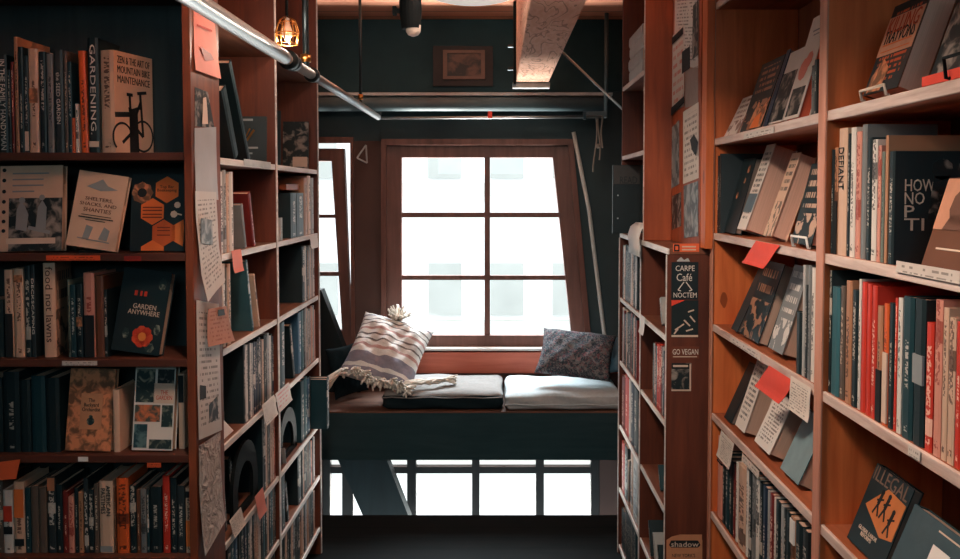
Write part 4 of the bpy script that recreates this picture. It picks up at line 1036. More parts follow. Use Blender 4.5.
# --- right far bookcase
RX2 = XB + .012
FARC = ['black', 'black', 'white', 'charcoal', 'white', 'black', 'cream', 'black']
side_row(auto(622, 638, 246, 250, FARC, .014, .03, RX2, 275), z3[1], 'the far bay, top row of low right bookcase', RX2, 1, 275)
side_row(auto(622, 638, 310, 318, ['dark red', 'black', 'white', 'black', 'black', 'cream', 'charcoal'], .014, .03, RX2, 340), z3[2], 'the far bay, second row of low right bookcase', RX2, 1, 340)
side_row([(622, 625, 376, 'dark red'), (625.3, 629, 376, 'red'), (629.3, 631, 378, 'white'), (631.3, 634, 380, 'navy'), (634.3, 638, 382, 'black')], z3[3], 'the far bay, third row of low right bookcase', RX2, 1, 405)
side_row([(622, 624.5, 442, 'red'), (624.8, 627.5, 446, 'charcoal'), (631, 633, 452, 'cream'), (633.3, 638, 450, 'pale grey')], z3[4], 'the far bay, fourth row of low right bookcase', RX2, 1, 470)
wb = thing('wire_bookend', 'white bent wire bookend in the far bay of the low right bookcase', 'bookend', (XB + .02, dX(629, 480, RX2), z3[4]))
da = dX(629, 480, RX2); MB().tube([(XB + .01, da, z3[4] + .004), (XB + .01, da, z3[4] + .2), (XB + .06, da - .02, z3[4] + .215), (XB + .12, da - .02, z3[4] + .2), (XB + .12, da, z3[4] + .004)], .004, 8).build('wire', M_WHITE, wb, smooth=True)
side_row(auto(653, 666.5, 344, 352, ['dark teal', 'teal', 'dark red', 'red', 'pale grey', 'black', 'charcoal'], .016, .026, RX2, 380), z3[2], 'the near bay, second row of low right bookcase', RX2, 1, 380)
leaner('pale blue booklet leaning at the near end, top row of low right bookcase', 662.5, 315, RX2 + .02, R(-22), .03, .12, .1, 'pale grey', z3[1], 1)
leaner('dark teal booklet slumped at the near end, third row of low right bookcase', 661, 470, RX2 + .01, R(-32), .02, .12, .09, 'dark teal', z3[3], 1)
for i, c in enumerate(('black', 'pale grey', 'black')):
    leaner('%s volume slumped in the fourth row of low right bookcase, %s of three' % (c, ('left', 'middle', 'right')[i]), 651.5 + 4.6 * i, 532, RX2, R(-24), .028, .14, .13 - .01 * i, c, z3[4], 1, group='slumped volumes')
side_row(auto(622, 637, 510, 520, DK, .02, .03, RX2, 530), z3[5], 'the far bay, bottom row of low right bookcase', RX2, 1, 530)
# white volumes lying on the upper shelf
zz_ = u1
for i, (hh, yy) in enumerate(((.055, 0), (.05, .02), (.05, -.01), (.045, .01))):
    rot = Matrix(((0, -1, 0), (0, 0, 1), (-1, 0, 0))) if False else (RZ(-PI / 2) @ RY(PI / 2))
    book('large white volume in the stack on the upper right shelf, %s from below' % ORD[i], rot, (XB + .012, 3.6 + yy, zz_), hh - .002, .095, .34, 'pale grey', zz_, 'white volumes on the upper right shelf', spine_v=-1, anchor=(0, 0, .17))
    zz_ += hh
# plaque behind the gap
q0, q1 = atY(613, 165, 3.9), atY(640, 232, 3.9)
pq = thing('plaque', 'dark upright sign lettered READ on top of the low right bookcase', 'sign', ((q0.x + q1.x) / 2, 3.9, zt2))
board('panel', pq, plain('black_sign', (22, 40, 46), .5), q0.x, q1.x, 3.9, 3.92, zt2 + .001, q0.z, .002)
board('header_panel', pq, plain('grey_sign_header', (66, 66, 66), .6), q0.x + .003, q1.x - .003, 3.8965, 3.8995, atY(613, 184, 3.9).z, q0.z - .002, 0)
Mq = Matrix(((1, 0, 0, 0), (0, 0, -1, 0), (0, 1, 0, 0), (0, 0, 0, 1)))
text('sign_lettering', pq, 'READ', 17 * 3.9 / F, .032, Matrix.Translation(Vector(((q0.x + q1.x) / 2 + .008, 3.896, atY(613, 180, 3.9).z)) - Vector(pq.location)) @ Mq, plain('ink_sign', (28, 44, 48)))
for y_ in (196, 219): MB().box(q0.x + .02, q0.x + .026, 3.897, 3.8995, atY(613, y_, 3.9).z, atY(613, y_, 3.9).z + .006).build('stud', M_STEEL, pq)

# --- orange bookcase, face-out leaning books
XF = XC + .022
def fout(label, xf, xn, y, hpx, lean, t, c, base, front=None, pages=None, X=XF, **k):
    df, dn = dX(xf, y, X), dX(xn, y, X)
    w = df - dn; h = hpx * dn / F / math.cos(lean)
    o = book(label, RY(lean) @ RZ(PI), (X, df, 0), t, w, h, c, base, 'leaning face-out books', front=front, pages=pages or P_PINK, anchor=(t / 2, 0, 0), **k)
    return o, w, h
# top row, far bay
fout('small white card book leaning at the far end of top row, orange bookcase', 724, 736, 128, 40, R(26), .008, 'white', z4[0], front_mat('white', 'brown', 1))
o, w, h = fout('dark book with pale writing and an orange foot, top row of orange bookcase', 740, 761, 124, 72, R(18), .02, 'black', z4[0], front_mat('black', 'tan', 0))
fshape(o, 'orange_picture', .02, [[(w * .3, .002), (w - .002, .002), (w - .002, h * .42), (w * .72, h * .3), (w * .5, h * .4)]], M_FLORAL); fshape(o, 'orange_band', .02, [[(w * .5, .002), (w * .85, .002), (w * .8, h * .22), (w * .55, h * .16)]], M_INKO, .0012)
fout('slim navy book leaning beside the dark book with an orange foot', 763, 766.5, 122, 76, R(17), .02, 'navy', z4[0], None, P_GREY)
o, w, h = fout('white book with a dark photograph leaning in the top row', 768, 782, 120, 74, R(17), .025, 'white', z4[0])
fshape(o, 'cover_photo', .025, [rect(.002, w - .002, .004, h * .7)], M_PHOTO)
o, w, h = fout('tall white book with coral red page edges leaning at the divider, top row', 783, 798, 116, 106, R(16), .028, 'white', z4[0], None, pages_mat('coral_edges', (238, 112, 84)))
fshape(o, 'cover_photo', .028, [rect(.01, w - .01, h * .03, h * .3)], M_PHOTO); fshape(o, 'cover_blush', .028, [ngon(w * .4, h * .48, .03, 9), ngon(w * .6, h * .56, .022, 8)], M_PINKP); fshape(o, 'cover_print', .028, [rect(w * .3, w * .8, h * .84, h * .855), rect(w * .4, w * .75, h * .8, h * .81)], M_GREY)
side_row([(811.5, 814, 66, 'grey'), (814.5, 817, 60, 'charcoal')], z4[0], 'the top row at the orange divider', XC + .03, 1, 90)
tag(board('hanging_board', None, W_BACKR, .955, .979, 2.0, 2.3, 2.45, 2.6), 'dark wooden picture board high on the back of the orange bookcase', 'board')
# second row
side_row([(717.7, 719.5, 156, 'black'), (719.7, 721, 154, 'charcoal')], z4[1], 'the far end, second row of orange bookcase', XC + .012, 1, 195)
o, w, h = fout('large black book with small pale flowers leaning at the far end, second row', 724, 735, 233, 76, R(15), .02, 'black', z4[1], None, P_GREY)
fshape(o, 'flower_print', .02, [ngon(w * .3, h * .5, .012, 7), ngon(w * .7, h * .85, .013, 7), ngon(w * .6, h * .7, .01, 6)], M_FLORAL)
o, w, h = fout('thick book with a white and blue cover and pink page edges, second row', 737, 745, 236, 86, R(19), .068, 'white', z4[1], front_mat('white', 'black', 2))
fshape(o, 'blue_band', .068, [rect(.001, w - .001, h * .2, h * .42)], plain('blue_print', (96, 116, 128)))
o, w, h = fout('book with a cream lettered cover and thick page edges, middle of second row', 763, 771, 240, 84, R(19), .045, 'cream', z4[1], front_mat('cream', 'black', 0))
o, w, h = fout('black book with big cream block letters leaning at the divider, second row', 791, 811, 243, 84, R(14), .03, 'black', z4[1], front_mat('black', 'cream', 1))
# third row
o, w, h = fout('black patterned book leaning under the red tag, third row of orange bookcase', 740, 758, 338, 80, R(18), .03, 'black', z4[2], front_mat('black', 'tan', 3), P_TAN)
fout('slim dark book leaning behind the black patterned book, third row', 731, 737, 330, 68, R(24), .02, 'charcoal', z4[2], None, P_GREY)
o, w, h = fout('grey book with white block lettering and tan page edges, third row', 768, 782, 352, 88, R(17), .055, 'grey', z4[2], front_mat('grey', 'white', 1), P_TAN)
side_row([(797, 802, 312, 'black', {'v': -1}), (802.5, 805, 265, 'pale grey', {'v': -1}), (805.5, 807.5, 285, 'charcoal'), (808, 811, 262, 'grey'), (811.5, 815.5, 268, 'white')], z4[2], 'the third row at the orange divider', XC + .012, 1, 320)
# fourth row
fout('slim black book leaning at the far end, fourth row of orange bookcase', 724, 731, 415, 58, R(24), .012, 'black', z4[3], None, P_GREY)
fout('white and black printed book with thick tan page edges, fourth row', 735, 744, 432, 78, R(18), .05, 'white', z4[3], front_mat('white', 'black', 2), P_TAN)
o, w, h = fout('white handwritten cover of a thick brown book leaning, fourth row', 754, 769, 452, 54, R(24), .055, 'white', z4[3], front_mat('white', 'greyish brown', 2), P_TAN)
o, w, h = fout('plain grey blue book leaning at the divider, fourth row', 780, 798, 476, 64, R(24), .04, 'teal', z4[3], plain('slate_cover', (126, 150, 156)), P_TAN)
# fifth row, spines
side_row([(717.6, 722.5, 436, 'pink', {'v': -1, 'w': .1, 'block': [(.68, .7, M_INK), (.72, .74, M_INK), (.76, .78, M_INK)]}), (722.8, 725.5, 452, 'black'), (725.8, 729, 456, 'dark teal'), (729.5, 733, 460, 'black'), (733.5, 735.5, 464, 'dark red'), (736, 738, 462, 'white'),
    (738.5, 746, 466, 'cream', {'v': 1}), (746.5, 748.5, 466, 'white'), (749, 752, 470, 'charcoal'), (752.5, 756, 475, 'grey'), (756.5, 759.5, 472, 'white', {'v': 1}), (760, 763, 482, 'black'), (763.5, 767.5, 485, 'navy'), (768, 770, 488, 'pale grey'), (770.5, 774, 490, 'dark red'), (774.5, 776, 491, 'white'),
    (776.5, 781, 496, 'black'), (781.5, 784, 498, 'pale grey'), (784.5, 786.5, 500, 'charcoal'), (787, 791, 505, 'black'), (791.5, 796, 518, 'tan', {'block': [(.75, .98, M_WHITE)]}), (796.5, 803, 520, 'black'), (803.5, 808.5, 522, 'charcoal')],
    z4[4] if False else atX(710, 508, XC).z, 'the fifth row of orange bookcase', XC + .012, 1, 500)
z5 = atX(710, 508, XC).z

# --- orange bookcase, near bay
o, w, h = fout('book with KILLING TRAYVONS on its cover leaning in the near top row', 863, 897, 92, 96, R(19), .05, 'brown', z4[0], front_mat('black', 'orange', 2), P_PINK)
fshape(o, 'title_panel', .05, [rect(.001, w - .001, h * .42, h * .86)], plain('peach_panel', (222, 160, 130)))
text('cover_title', o, 'KILLING', w * .86, .035, MF(.05, w * .5, h * .755) @ Matrix.Translation((0, 0, .0008)), plain('ink_deep_orange', (200, 76, 34))); text('cover_title', o, 'TRAYVONS', w * .86, .028, MF(.05, w * .5, h * .625) @ Matrix.Translation((0, 0, .0008)), M_INK)
fshape(o, 'cover_print', .05, [rect(w * .1, w * .9, h * .53, h * .545), rect(w * .1, w * .9, h * .46, h * .47)], M_INKO, .0012)
fshape(o, 'portrait_shape', .05, [[(w * .1, .003), (w * .5, .003), (w * .55, h * .25), (w * .3, h * .38), (w * .1, h * .2)]], M_FLORAL, .0012)
o, w, h = fout('dark book with a misty grey cover leaning at the right edge, near top row', 928, 972, 82, 105, R(19), .04, 'black', z4[0], M_PHOTO, P_CREAM)
Y2 = 195
side_row([(831.3, 834.3, 150, 'black'), (834.5, 838, 148, 'tan', {'block': [(0, .5, M_INK)]}), (838.5, 847, 127, 'cream', {'title': 'DEFIANT', 'ink': M_INK, 'tw': .6, 'span': (.15, .48), 'label': 'cream orange book lettered DEFIANT in the near bay of orange bookcase'}), (847.5, 850, 134, 'black'), (850.5, 855.5, 128, 'white'), (856, 861, 132, 'pink', {'v': 1}), (861.5, 866.5, 124, 'grey', {'v': -1}),
    (867, 871.5, 138, 'black'), (872, 877, 140, 'white'), (877.5, 881, 146, 'pink'), (881.5, 884.5, 152, 'green grey'), (885, 888, 136, 'tan', {'v': -1, 'w': .2, 'hmax': .3})], z4[1], 'the second row near bay of orange bookcase', XC + .012, 1, Y2)
d_ = dX(889, Y2, XC + .012); t = .022; h = atX(889, 152, XC + .012).z - z4[1]; w = .22
o = book('wide black book titled HOW NOT TO standing with its cover to the camera', RZ(-PI / 2), (XC + .012, d_ - t / 2 - .001, 0), t, w, h, 'black', z4[1], spine_v=0)
for i, ln in enumerate(('HOW', 'NO', 'P', 'TI')): text('cover_title', o, ln, .018 * len(ln), .022, MF(t, .018 + .009 * len(ln), h * (.7 - .115 * i)), M_CREAM)
text('cover_title', o, 'HAT', .045, .022, MF(t, .12, h * .36), M_CREAM)
fshape(o, 'cover_figures', t, [ngon(.085, h * .84, .02, 9), ngon(.13, h * .85, .016, 9), [(.06, h * .4), (.1, h * .4), (.1, h * .78), (.07, h * .78)]], M_PHOTO)
o, w, h = fout('brown portrait book leaning in front of the wide black book, near second row', 921, 972, 262, 98, R(17), .02, 'brown', z4[1], cover_mat('brown'), P_CREAM, X=XC + .02)
fshape(o, 'cover_panel', .02, [rect(.001, w - .001, h * .42, h - .002)], plain('peach_panel2', (206, 146, 118))); fshape(o, 'portrait_shape', .02, [ngon(w * .45, h * .68, .035, 9), [(w * .2, h * .42), (w * .7, h * .42), (w * .6, h * .58), (w * .3, h * .58)]], plain('brown_print', (110, 74, 60)), .0012)
fshape(o, 'cover_print', .02, [rect(w * .2, w * .8, h * .2, h * .22)], M_CREAM)
Y3 = 360
side_row([(828.5, 831.2, 264, 'black', {'v': 1}), (831.5, 839.5, 287, 'teal', {'v': -1}), (840, 844.5, 286, 'greyish brown'), (845.5, 851.5, 281, 'tan'), (852, 857.5, 290, 'black'), (858, 860.5, 279, 'white'), (861, 866, 282, 'red', {'v': -1}), (866.5, 871, 284, 'red', {'v': -1}), (871.5, 876.5, 286, 'red', {'v': 0}),
    (877, 882.5, 306, 'tan', {'block': [(.0, .45, M_INK)]}), (883.5, 888.5, 304, 'orange', {'block': [(.02, .6, M_CREAM)]}), (889, 894, 303, 'black'), (894.5, 897, 298, 'red'), (897.5, 902, 298, 'white'), (903, 914, 297, 'dark teal', {'w': .16, 'label': 'thick dark teal book with tall faint lettering in the near third row'}), (914.5, 925.5, 299, 'black', {'v': -1, 'block': [(.42, .62, M_GREY)]}),
    (926.5, 934, 323, 'red'), (935, 942.5, 300, 'pink'), (943, 948.5, 308, 'cream'), (949, 956, 318, 'cream'), (956.5, 963, 322, 'red'), (964, 974, 318, 'charcoal')], z4[2], 'the third row near bay of orange bookcase', XC + .012, 1, Y3)
o, w, h = fout('black book titled ILLEGAL with running figures on an orange panel', 847, 882, 535, 84, R(21), .02, 'black', z4[3], None, P_GREY)
text('cover_title', o, 'ILLEGAL', w * .9, .03, MF(.02, w * .5, h * .9), plain('ink_muted', (120, 96, 84)))
fshape(o, 'orange_panel', .02, [[(w * .12, h * .5), (w * .5, h * .82), (w * .98, h * .78), (w * .98, h * .34), (w * .7, h * .28)]], plain('ochre_panel', (196, 116, 64)))
for k, (u, v) in enumerate(((.42, .62), (.6, .62), (.8, .5))):
    fshape(o, 'running_figure', .02, [ngon(w * u, h * v + .022, .006, 8), stroke(w * u, h * v + .018, w * u - .003, h * v - .004, .01), stroke(w * u - .003, h * v - .004, w * u + .01, h * v - .026, .005), stroke(w * u - .003, h * v - .004, w * u - .012, h * v - .026, .005), stroke(w * u - .012, h * v + .002, w * u + .012, h * v + .01, .004)], M_INK, .0012)
text('cover_subtitle', o, 'GLOBAL LABOR\nREFORMS', w * .5, .018, MF(.02, w * .42, h * .2), M_CREAM)
o, w, h = fout('teal grey notebook with a white sticker leaning beside the ILLEGAL book', 884, 940, 556, 86, R(22), .03, 'dark teal', z4[3], plain('slate_dark_cover', (64, 84, 92)), P_TAN, X=XC + .012)
fshape(o, 'white_sticker', .03, [rect(w * .5, w * .78, h * .5, h * .74)], M_WHITE)
fshape(o, 'cover_print', .03, [rect(w * .5, w * .9, h * .9, h * .92)], M_CREAM)
# red strip, book rests and other small things on the orange shelves
def edge_tag(name, label, cat, X, px0, px1, y, hpx, mat, sgn=1, over=True, tilt=0, group=None, drop=None):
    """a paper tag taped to a shelf edge; hangs down a little"""
    d0, d1_ = dX(px0, y, X), dX(px1, y, X); dc = (d0 + d1_) / 2
    zt = atX((px0 + px1) / 2, y, X).z; hh = hpx * dc / F * (1 if True else 1)
    bm = bmesh.new(); uv = bm.loops.layers.uv.new('UVMap'); N = 6; rows = []
    x0 = X - sgn * .002
    for k in range(N + 1):
        f = k / N; z = zt - hh * f; xx = x0 - sgn * (.012 * f * f + .002 * math.sin(5 * f)) * (1 if over else .1)
        sh = tilt * f
        rows.append(((xx, d0 + sh, z), (xx, d1_ + sh, z), f))
    va = [[bm.verts.new((x + o_, *q)) for (x, *q) in (r[0], r[1])] for r in rows for o_ in (0,)]
    vb = [[bm.verts.new((r[j][0] - sgn * .0009, r[j][1], r[j][2])) for j in (0, 1)] for r in rows]
    for k in range(N):
        bm.faces.new((va[k][0], va[k][1], va[k + 1][1], va[k + 1][0])); bm.faces.new((vb[k][0], vb[k + 1][0], vb[k + 1][1], vb[k][1]))
        for j in (0, 1): bm.faces.new((va[k][j], vb[k][j], vb[k + 1][j], va[k + 1][j]))
    bm.faces.new((va[0][0], va[0][1], vb[0][1], vb[0][0])); bm.faces.new((va[N][0], va[N][1], vb[N][1], vb[N][0]))
    for f in bm.faces:
        for lp in f.loops:
            c = lp.vert.co; lp[uv].uv = ((c.y - d0) / (d1_ - d0), 1 - (zt - c.z) / hh)
    mb = MB(); mb.bm.free(); mb.bm = bm
    return tag(mb.build(name, mat, smooth=False), label, cat, group)
edge_tag('red_tag', 'red paper tag hanging from the second shelf edge, orange bookcase', 'tag', XC - .001, 757, 781, 243, 26, M_RED, tilt=.10)
edge_tag('red_tag', 'red paper tag hanging from the third shelf edge beside a white note', 'tag', XC - .001, 770, 797, 374, 30, M_RED, tilt=.09)
edge_tag('paper_note', 'white printed note hanging beside the lower red tag, orange bookcase', 'note', XC - .003, 792, 812, 382, 33, M_NOTE, tilt=-.01)
edge_tag('paper_note', 'white paper note curling off the fourth shelf edge, orange bookcase', 'note', XC - .001, 722, 735, 437, 28, M_NOTE, tilt=.02)
edge_tag('shelf_label', 'white shelf label on the top shelf edge, far bay of orange bookcase', 'label', XC, 745, 775, 130, 6, M_LABEL, over=False)
edge_tag('shelf_label', 'white shelf label on the third shelf edge, far bay of orange bookcase', 'label', XC, 731, 762, 345, 6, M_LABEL, over=False)
edge_tag('shelf_label', 'white shelf label on the fourth shelf edge, far bay of orange bookcase', 'label', XC, 743, 760, 462, 8, M_LABEL, over=False)
edge_tag('shelf_label', 'torn white tape along the second shelf edge, right frame edge', 'label', XC, 898, 962, 266, 12, M_LABEL, over=False)
edge_tag('shelf_label', 'white shelf label under the thick dark teal book, third shelf edge', 'label', XC, 910, 922, 448, 10, M_LABEL, over=False)
dq0, dq1 = dX(923, 82, XC + .004), dX(968, 82, XC + .004)
tag(MB().box(XC + .002, XC + .012, dq1, dq0, z4[0] + .001, z4[0] + .017).build('red_strip', M_RED), 'red plastic strip lying on the top shelf edge, right frame edge', 'strip')
def wire_rest(label, xa, xb, y, X, z, mat, up=.03):
    a, b = dX(xa, y, X), dX(xb, y, X)
    return tag(MB().tube([(X + .006, a, z + .0035), (X, a, z + .0035), (X - .004, a, z + up), (X - .004, b, z + up), (X, b, z + .0035), (X + .006, b, z + .0035)], .003, 8).build('book_rest', mat, smooth=True), label, 'book rest')
wire_rest('white wire book rest in front of the block lettered book, second row', 793, 808, 240, XC + .004, z4[1], M_WHITE, .028)
wire_rest('pale wire book rest in front of the KILLING TRAYVONS book', 862, 886, 95, XC + .004, z4[0], M_CREAM, .022)
wire_rest('black wire book rest at the right edge of the near top row', 946, 975, 76, XC - .004, z4[0], M_BLACK, .035)

# --- labels and tags on the left cases
def front_label(name, label, x0, x1, y0, y1, mat, d=F1, cat='label'):
    a, b = atY(x0, y0, d - .001), atY(x1, y1, d - .001)
    bm = bmesh.new(); uv = bm.loops.layers.uv.new('UVMap'); mb = MB(); mb.bm.free(); mb.bm = bm
    mb.box(a.x, b.x, d - .0012, d - .0002 + .0006, b.z, a.z)
    for f in bm.faces:
        for lp in f.loops: lp[uv].uv = ((lp.vert.co.x - a.x) / (b.x - a.x), (lp.vert.co.z - b.z) / (a.z - b.z))
    return tag(mb.build(name, mat), label, cat)
front_label('shelf_label', 'orange red shelf label under the white workers paperback', 46, 100, 255.5, 260.5, M_LABELO)
front_label('shelf_label', 'dark red shelf label under the orange honeycomb book', 124, 141, 256, 261, plain('dark_red_label', (140, 44, 36)))
front_label('shelf_label', 'cream shelf label under the pink spine, left front bookcase', 62, 97, 361, 365.5, M_LABEL)
front_label('shelf_label', 'torn white sticker on the shelf below the floral book', 78, 88, 457, 461.5, M_WHITE)
front_label('shelf_label', 'small orange shelf label under the garden photograph book', 147, 161, 463, 467.5, M_LABELO)
q = atY(0, 470, F1 - .004)
tag(MB().prism([atY(-14, 464, F1 - .004), atY(20, 459.5, F1 - .004), atY(16, 479, F1 - .004), atY(-14, 481, F1 - .004)], (0, .002, 0)).build('orange_card', M_ORANGE), 'bright orange card hanging from the lowest visible shelf at far left', 'card')
edge_tag('pink_tag', 'pink paper tag on the second shelf edge, left aisle bookcase', 'tag', XA + .001, 230.5, 240, 250, 22, M_PINKP, sgn=-1)
edge_tag('paper_tag', 'small white tag on the second shelf edge at the window end', 'tag', XA + .005, 309, 316.5, 236, 12, M_WHITE, sgn=-1)
edge_tag('paper_tag', 'white paper tag on the fourth shelf edge beside a pink one', 'tag', XA + .005, 261, 273.5, 400, 22, M_NOTE, sgn=-1, tilt=.02)
edge_tag('paper_tag', 'white and pink paper tag overlapping the bay divider, fourth shelf', 'tag', XA + .007, 274.5, 288, 388, 20, paper_mat('pink_print_note', (226, 214, 208), (214, 90, 90), 5, 9), sgn=-1, tilt=.02)
edge_tag('paper_tag', 'white paper tag low on the fifth shelf edge, near bay', 'tag', XA + .001, 228.5, 240, 514, 20, M_NOTE, sgn=-1, tilt=.02)
edge_tag('paper_tag', 'pink white tag on the fifth shelf edge left of the divider', 'tag', XA + .001, 254, 262, 492, 26, M_PINKP, sgn=-1, tilt=.02)
edge_tag('shelf_label', 'torn white label on the top shelf edge, left aisle bookcase', 'label', XA + .001, 243, 270, 160.5, 6.5, M_FLAKE, sgn=-1, over=False)
tag(MB().prism([(XA - .02, dX(222, 425, XA - .02), z2[3] + .001), (XA - .02, dX(233.5, 425, XA - .02), z2[3] + .001), (XA - .03, dX(223, 405, XA - .02), z2[3] + .075)], (-.002, .004, 0)).build('folded_card', M_WHITE), 'white folded card standing near the post in the fourth row', 'card')

# --- papers on the end panel of the left front bookcase
def crumple():
    n = NT('crumpled_paper'); f = n.noise(n.coord('Object', (1, 1, 1)), 26, 4, 1.2); n.bump(f, 1.0, .02)
    return n.fin(n.mix(f, L4((132, 126, 122)), L4((206, 200, 194))), .8, .2)
XS = l1x[1] + .0012
def side_sheet(name, label, pts, mat, cat='poster', lift=0, curl=0, X=None, sgn=1, seed=0):
    """paper on a panel that runs along the aisle: pts = px corners (tl, tr, br, bl)"""
    Xp = (X if X is not None else XS) + sgn * lift
    P3 = [atX(x, y, Xp) for x, y in pts]; N, Mv = 4, 8; rr = random.Random(seed)
    bm = bmesh.new(); uv = bm.loops.layers.uv.new('UVMap'); ga, gb = [], []
    for j in range(Mv + 1):
        v = j / Mv; ra, rb = [], []
        for i in range(N + 1):
            u = i / N
            p = (P3[0] * (1 - u) + P3[1] * u) * (1 - v) + (P3[3] * (1 - u) + P3[2] * u) * v
            p.x += sgn * (curl * (v ** 3) + abs(curl) * .12 * abs(math.sin(6 * v + 4 * u + seed)))
            a = bm.verts.new(p); b = bm.verts.new(p - Vector((sgn * .0007, 0, 0))); ra.append(a); rb.append(b)
        ga.append(ra); gb.append(rb)
    def face(vs, uvs):
        f = bm.faces.new(vs)
        for lp, q in zip(f.loops, uvs): lp[uv].uv = q
    for j in range(Mv):
        for i in range(N):
            q = [(i / N, 1 - j / Mv), ((i + 1) / N, 1 - j / Mv), ((i + 1) / N, 1 - (j + 1) / Mv), (i / N, 1 - (j + 1) / Mv)]
            face((ga[j][i], ga[j][i + 1], ga[j + 1][i + 1], ga[j + 1][i]), q); face((gb[j][i], gb[j + 1][i], gb[j + 1][i + 1], gb[j][i + 1]), [q[0], q[3], q[2], q[1]])
    for j in range(Mv):
        for i in (0, N): face((ga[j][i], ga[j + 1][i], gb[j + 1][i], gb[j][i]), [(0, 0)] * 4)
    for i in range(N):
        for j in (0, Mv): face((ga[j][i], ga[j][i + 1], gb[j][i + 1], gb[j][i]), [(0, 0)] * 4)
    mb = MB(); mb.bm.free(); mb.bm = bm
    o = mb.build(name, mat, smooth=False); tag(o, label, cat); return o
def side_print(o, pts, mat, X, lift, sgn=1, name='print'):
    P3 = [atX(x, y, X + sgn * lift) for x, y in pts]
    return MB().prism(P3, (sgn * .0005, 0, 0)).build(name, mat, o)
o = side_sheet('pink_poster', 'pink paper with a line drawing high on the left post', [(193.5, 5), (214, 16), (219, 79), (193.5, 70)], M_PINKP, curl=.006, seed=2)
side_print(o, [(197, 24), (212, 30), (212, 32), (197, 26)], M_INKR, XS, .004); side_print(o, [(200, 46), (211, 54), (214, 60), (205, 61)], plain('rose_ink', (150, 70, 62)), XS, .005)
o = side_sheet('photo_poster', 'dark photo print of a pale figure below the pink paper', [(195, 87), (208, 92), (214.5, 128), (195, 126)], M_PHOTO, seed=3)
side_print(o, [(203, 98), (206, 97), (207, 108), (208, 124), (202, 124), (203, 110)], M_CREAM, XS, .0022)
side_sheet('grey_poster', 'shiny grey sheet pinned below the dark photo print', [(194.5, 128), (216, 127), (217, 200), (195, 197)], plain('silver_sheet', (170, 174, 176), .4, var=.2, sc=12), curl=.004, seed=4)
o = side_sheet('paper_leaflet', 'long printed leaflet curling off the left post, small picture on it', [(194.5, 191), (216, 192), (218, 280), (200, 302)], M_NOTE2, 'leaflet', .004, .02, seed=5)
side_print(o, [(201, 218), (212, 220), (213, 245), (201, 243)], M_PHOTOG, XS, .0095)
o = side_sheet('drawing_sheet', 'white sheet with ink drawings below the tan paper bag', [(196.5, 300), (219, 304), (221, 430), (198, 440)], M_NOTE2, 'sheet', .002, .003, seed=6)
side_print(o, [(200, 385), (206, 386), (206, 398), (200, 400)], M_INK, XS, .004); side_print(o, [(209, 405), (218, 395), (218, 426), (209, 432)], M_PHOTO, XS, .004)
o = side_sheet('crumpled_sheet', 'crumpled grey paper hanging at the bottom of the left post', [(198.5, 446), (220, 432), (221, 520), (200, 556)], crumple(), 'sheet', .004, .014, seed=7)
bag = side_sheet('paper_bag', 'tan paper bag with faint writing clipped on the left post', [(208, 309), (226, 306), (233, 341), (206, 347)], paper_mat('kraft_paper', (186, 128, 104), (130, 70, 58), 9, 4), 'bag', .012, .006, seed=8)
side_print(bag, [(218, 310), (224, 309), (225, 315), (218, 316)], M_INK, XS, .0155, name='black_clip')
# --- posters on the right far panel, facing the aisle
XQ = XP - .0012
def rsheet(*a, **k): return side_sheet(*a, X=XQ, sgn=-1, **k)
o = rsheet('text_poster', 'white poster with black columns of print at the top right post', [(675, -8), (699, -12), (698, 68), (674, 66)], M_NOTE2, seed=1)
side_print(o, [(682, 52), (690, 46), (690, 68), (682, 74)], M_INK, XQ, .0022, -1); side_print(o, [(693, 6), (698, 0), (698, 55), (692, 60)], M_PHOTO, XQ, .0022, -1)
o = rsheet('red_text_poster', 'cream poster with red lettering below the black printed one', [(672.5, 36), (684, 24), (684, 106), (671.5, 114)], paper_mat('red_print', (206, 198, 190), (190, 62, 50), 9, 8), lift=.001, seed=2)
side_print(o, [(672, 38), (683, 27), (683, 34), (672, 45)], M_INK, XQ, .0042, -1); side_print(o, [(671, 108), (684, 96), (684, 103), (671, 116)], M_INK, XQ, .0042, -1)
rsheet('plain_sheet', 'plain grey pink sheet between the posters on the right post', [(685, 70), (698, 66), (698, 104), (685, 108)], plain('grey_pink_sheet', (150, 128, 120)), 'sheet')
o = rsheet('map_poster', 'white poster with a black map shape on the right post', [(683, 112), (698.5, 102), (698.5, 178), (683, 184)], M_NOTE, lift=.001, seed=3)
side_print(o, [(690, 140), (694, 134), (698, 142), (696, 156), (692, 150)], M_INK, XQ, .0045, -1)
rsheet('photo_poster', 'grey photo poster at the foot of the right post', [(683.5, 186), (698, 181), (698, 236), (684, 238)], M_PHOTOG, lift=.001)
o = rsheet('dark_poster', 'narrow grey dark bordered poster left of the map poster', [(669.5, 130), (679, 120), (679, 184), (669, 190)], M_PHOTOG, lift=.0005)
side_print(o, [(673, 140), (675.5, 138), (676, 176), (673, 178)], M_GREY, XQ, .003, -1)
o = rsheet('torn_sheet', 'torn dark and white sticker under the narrow grey poster', [(672, 196), (681, 192), (681, 226), (672, 230)], M_PHOTO, 'sticker')
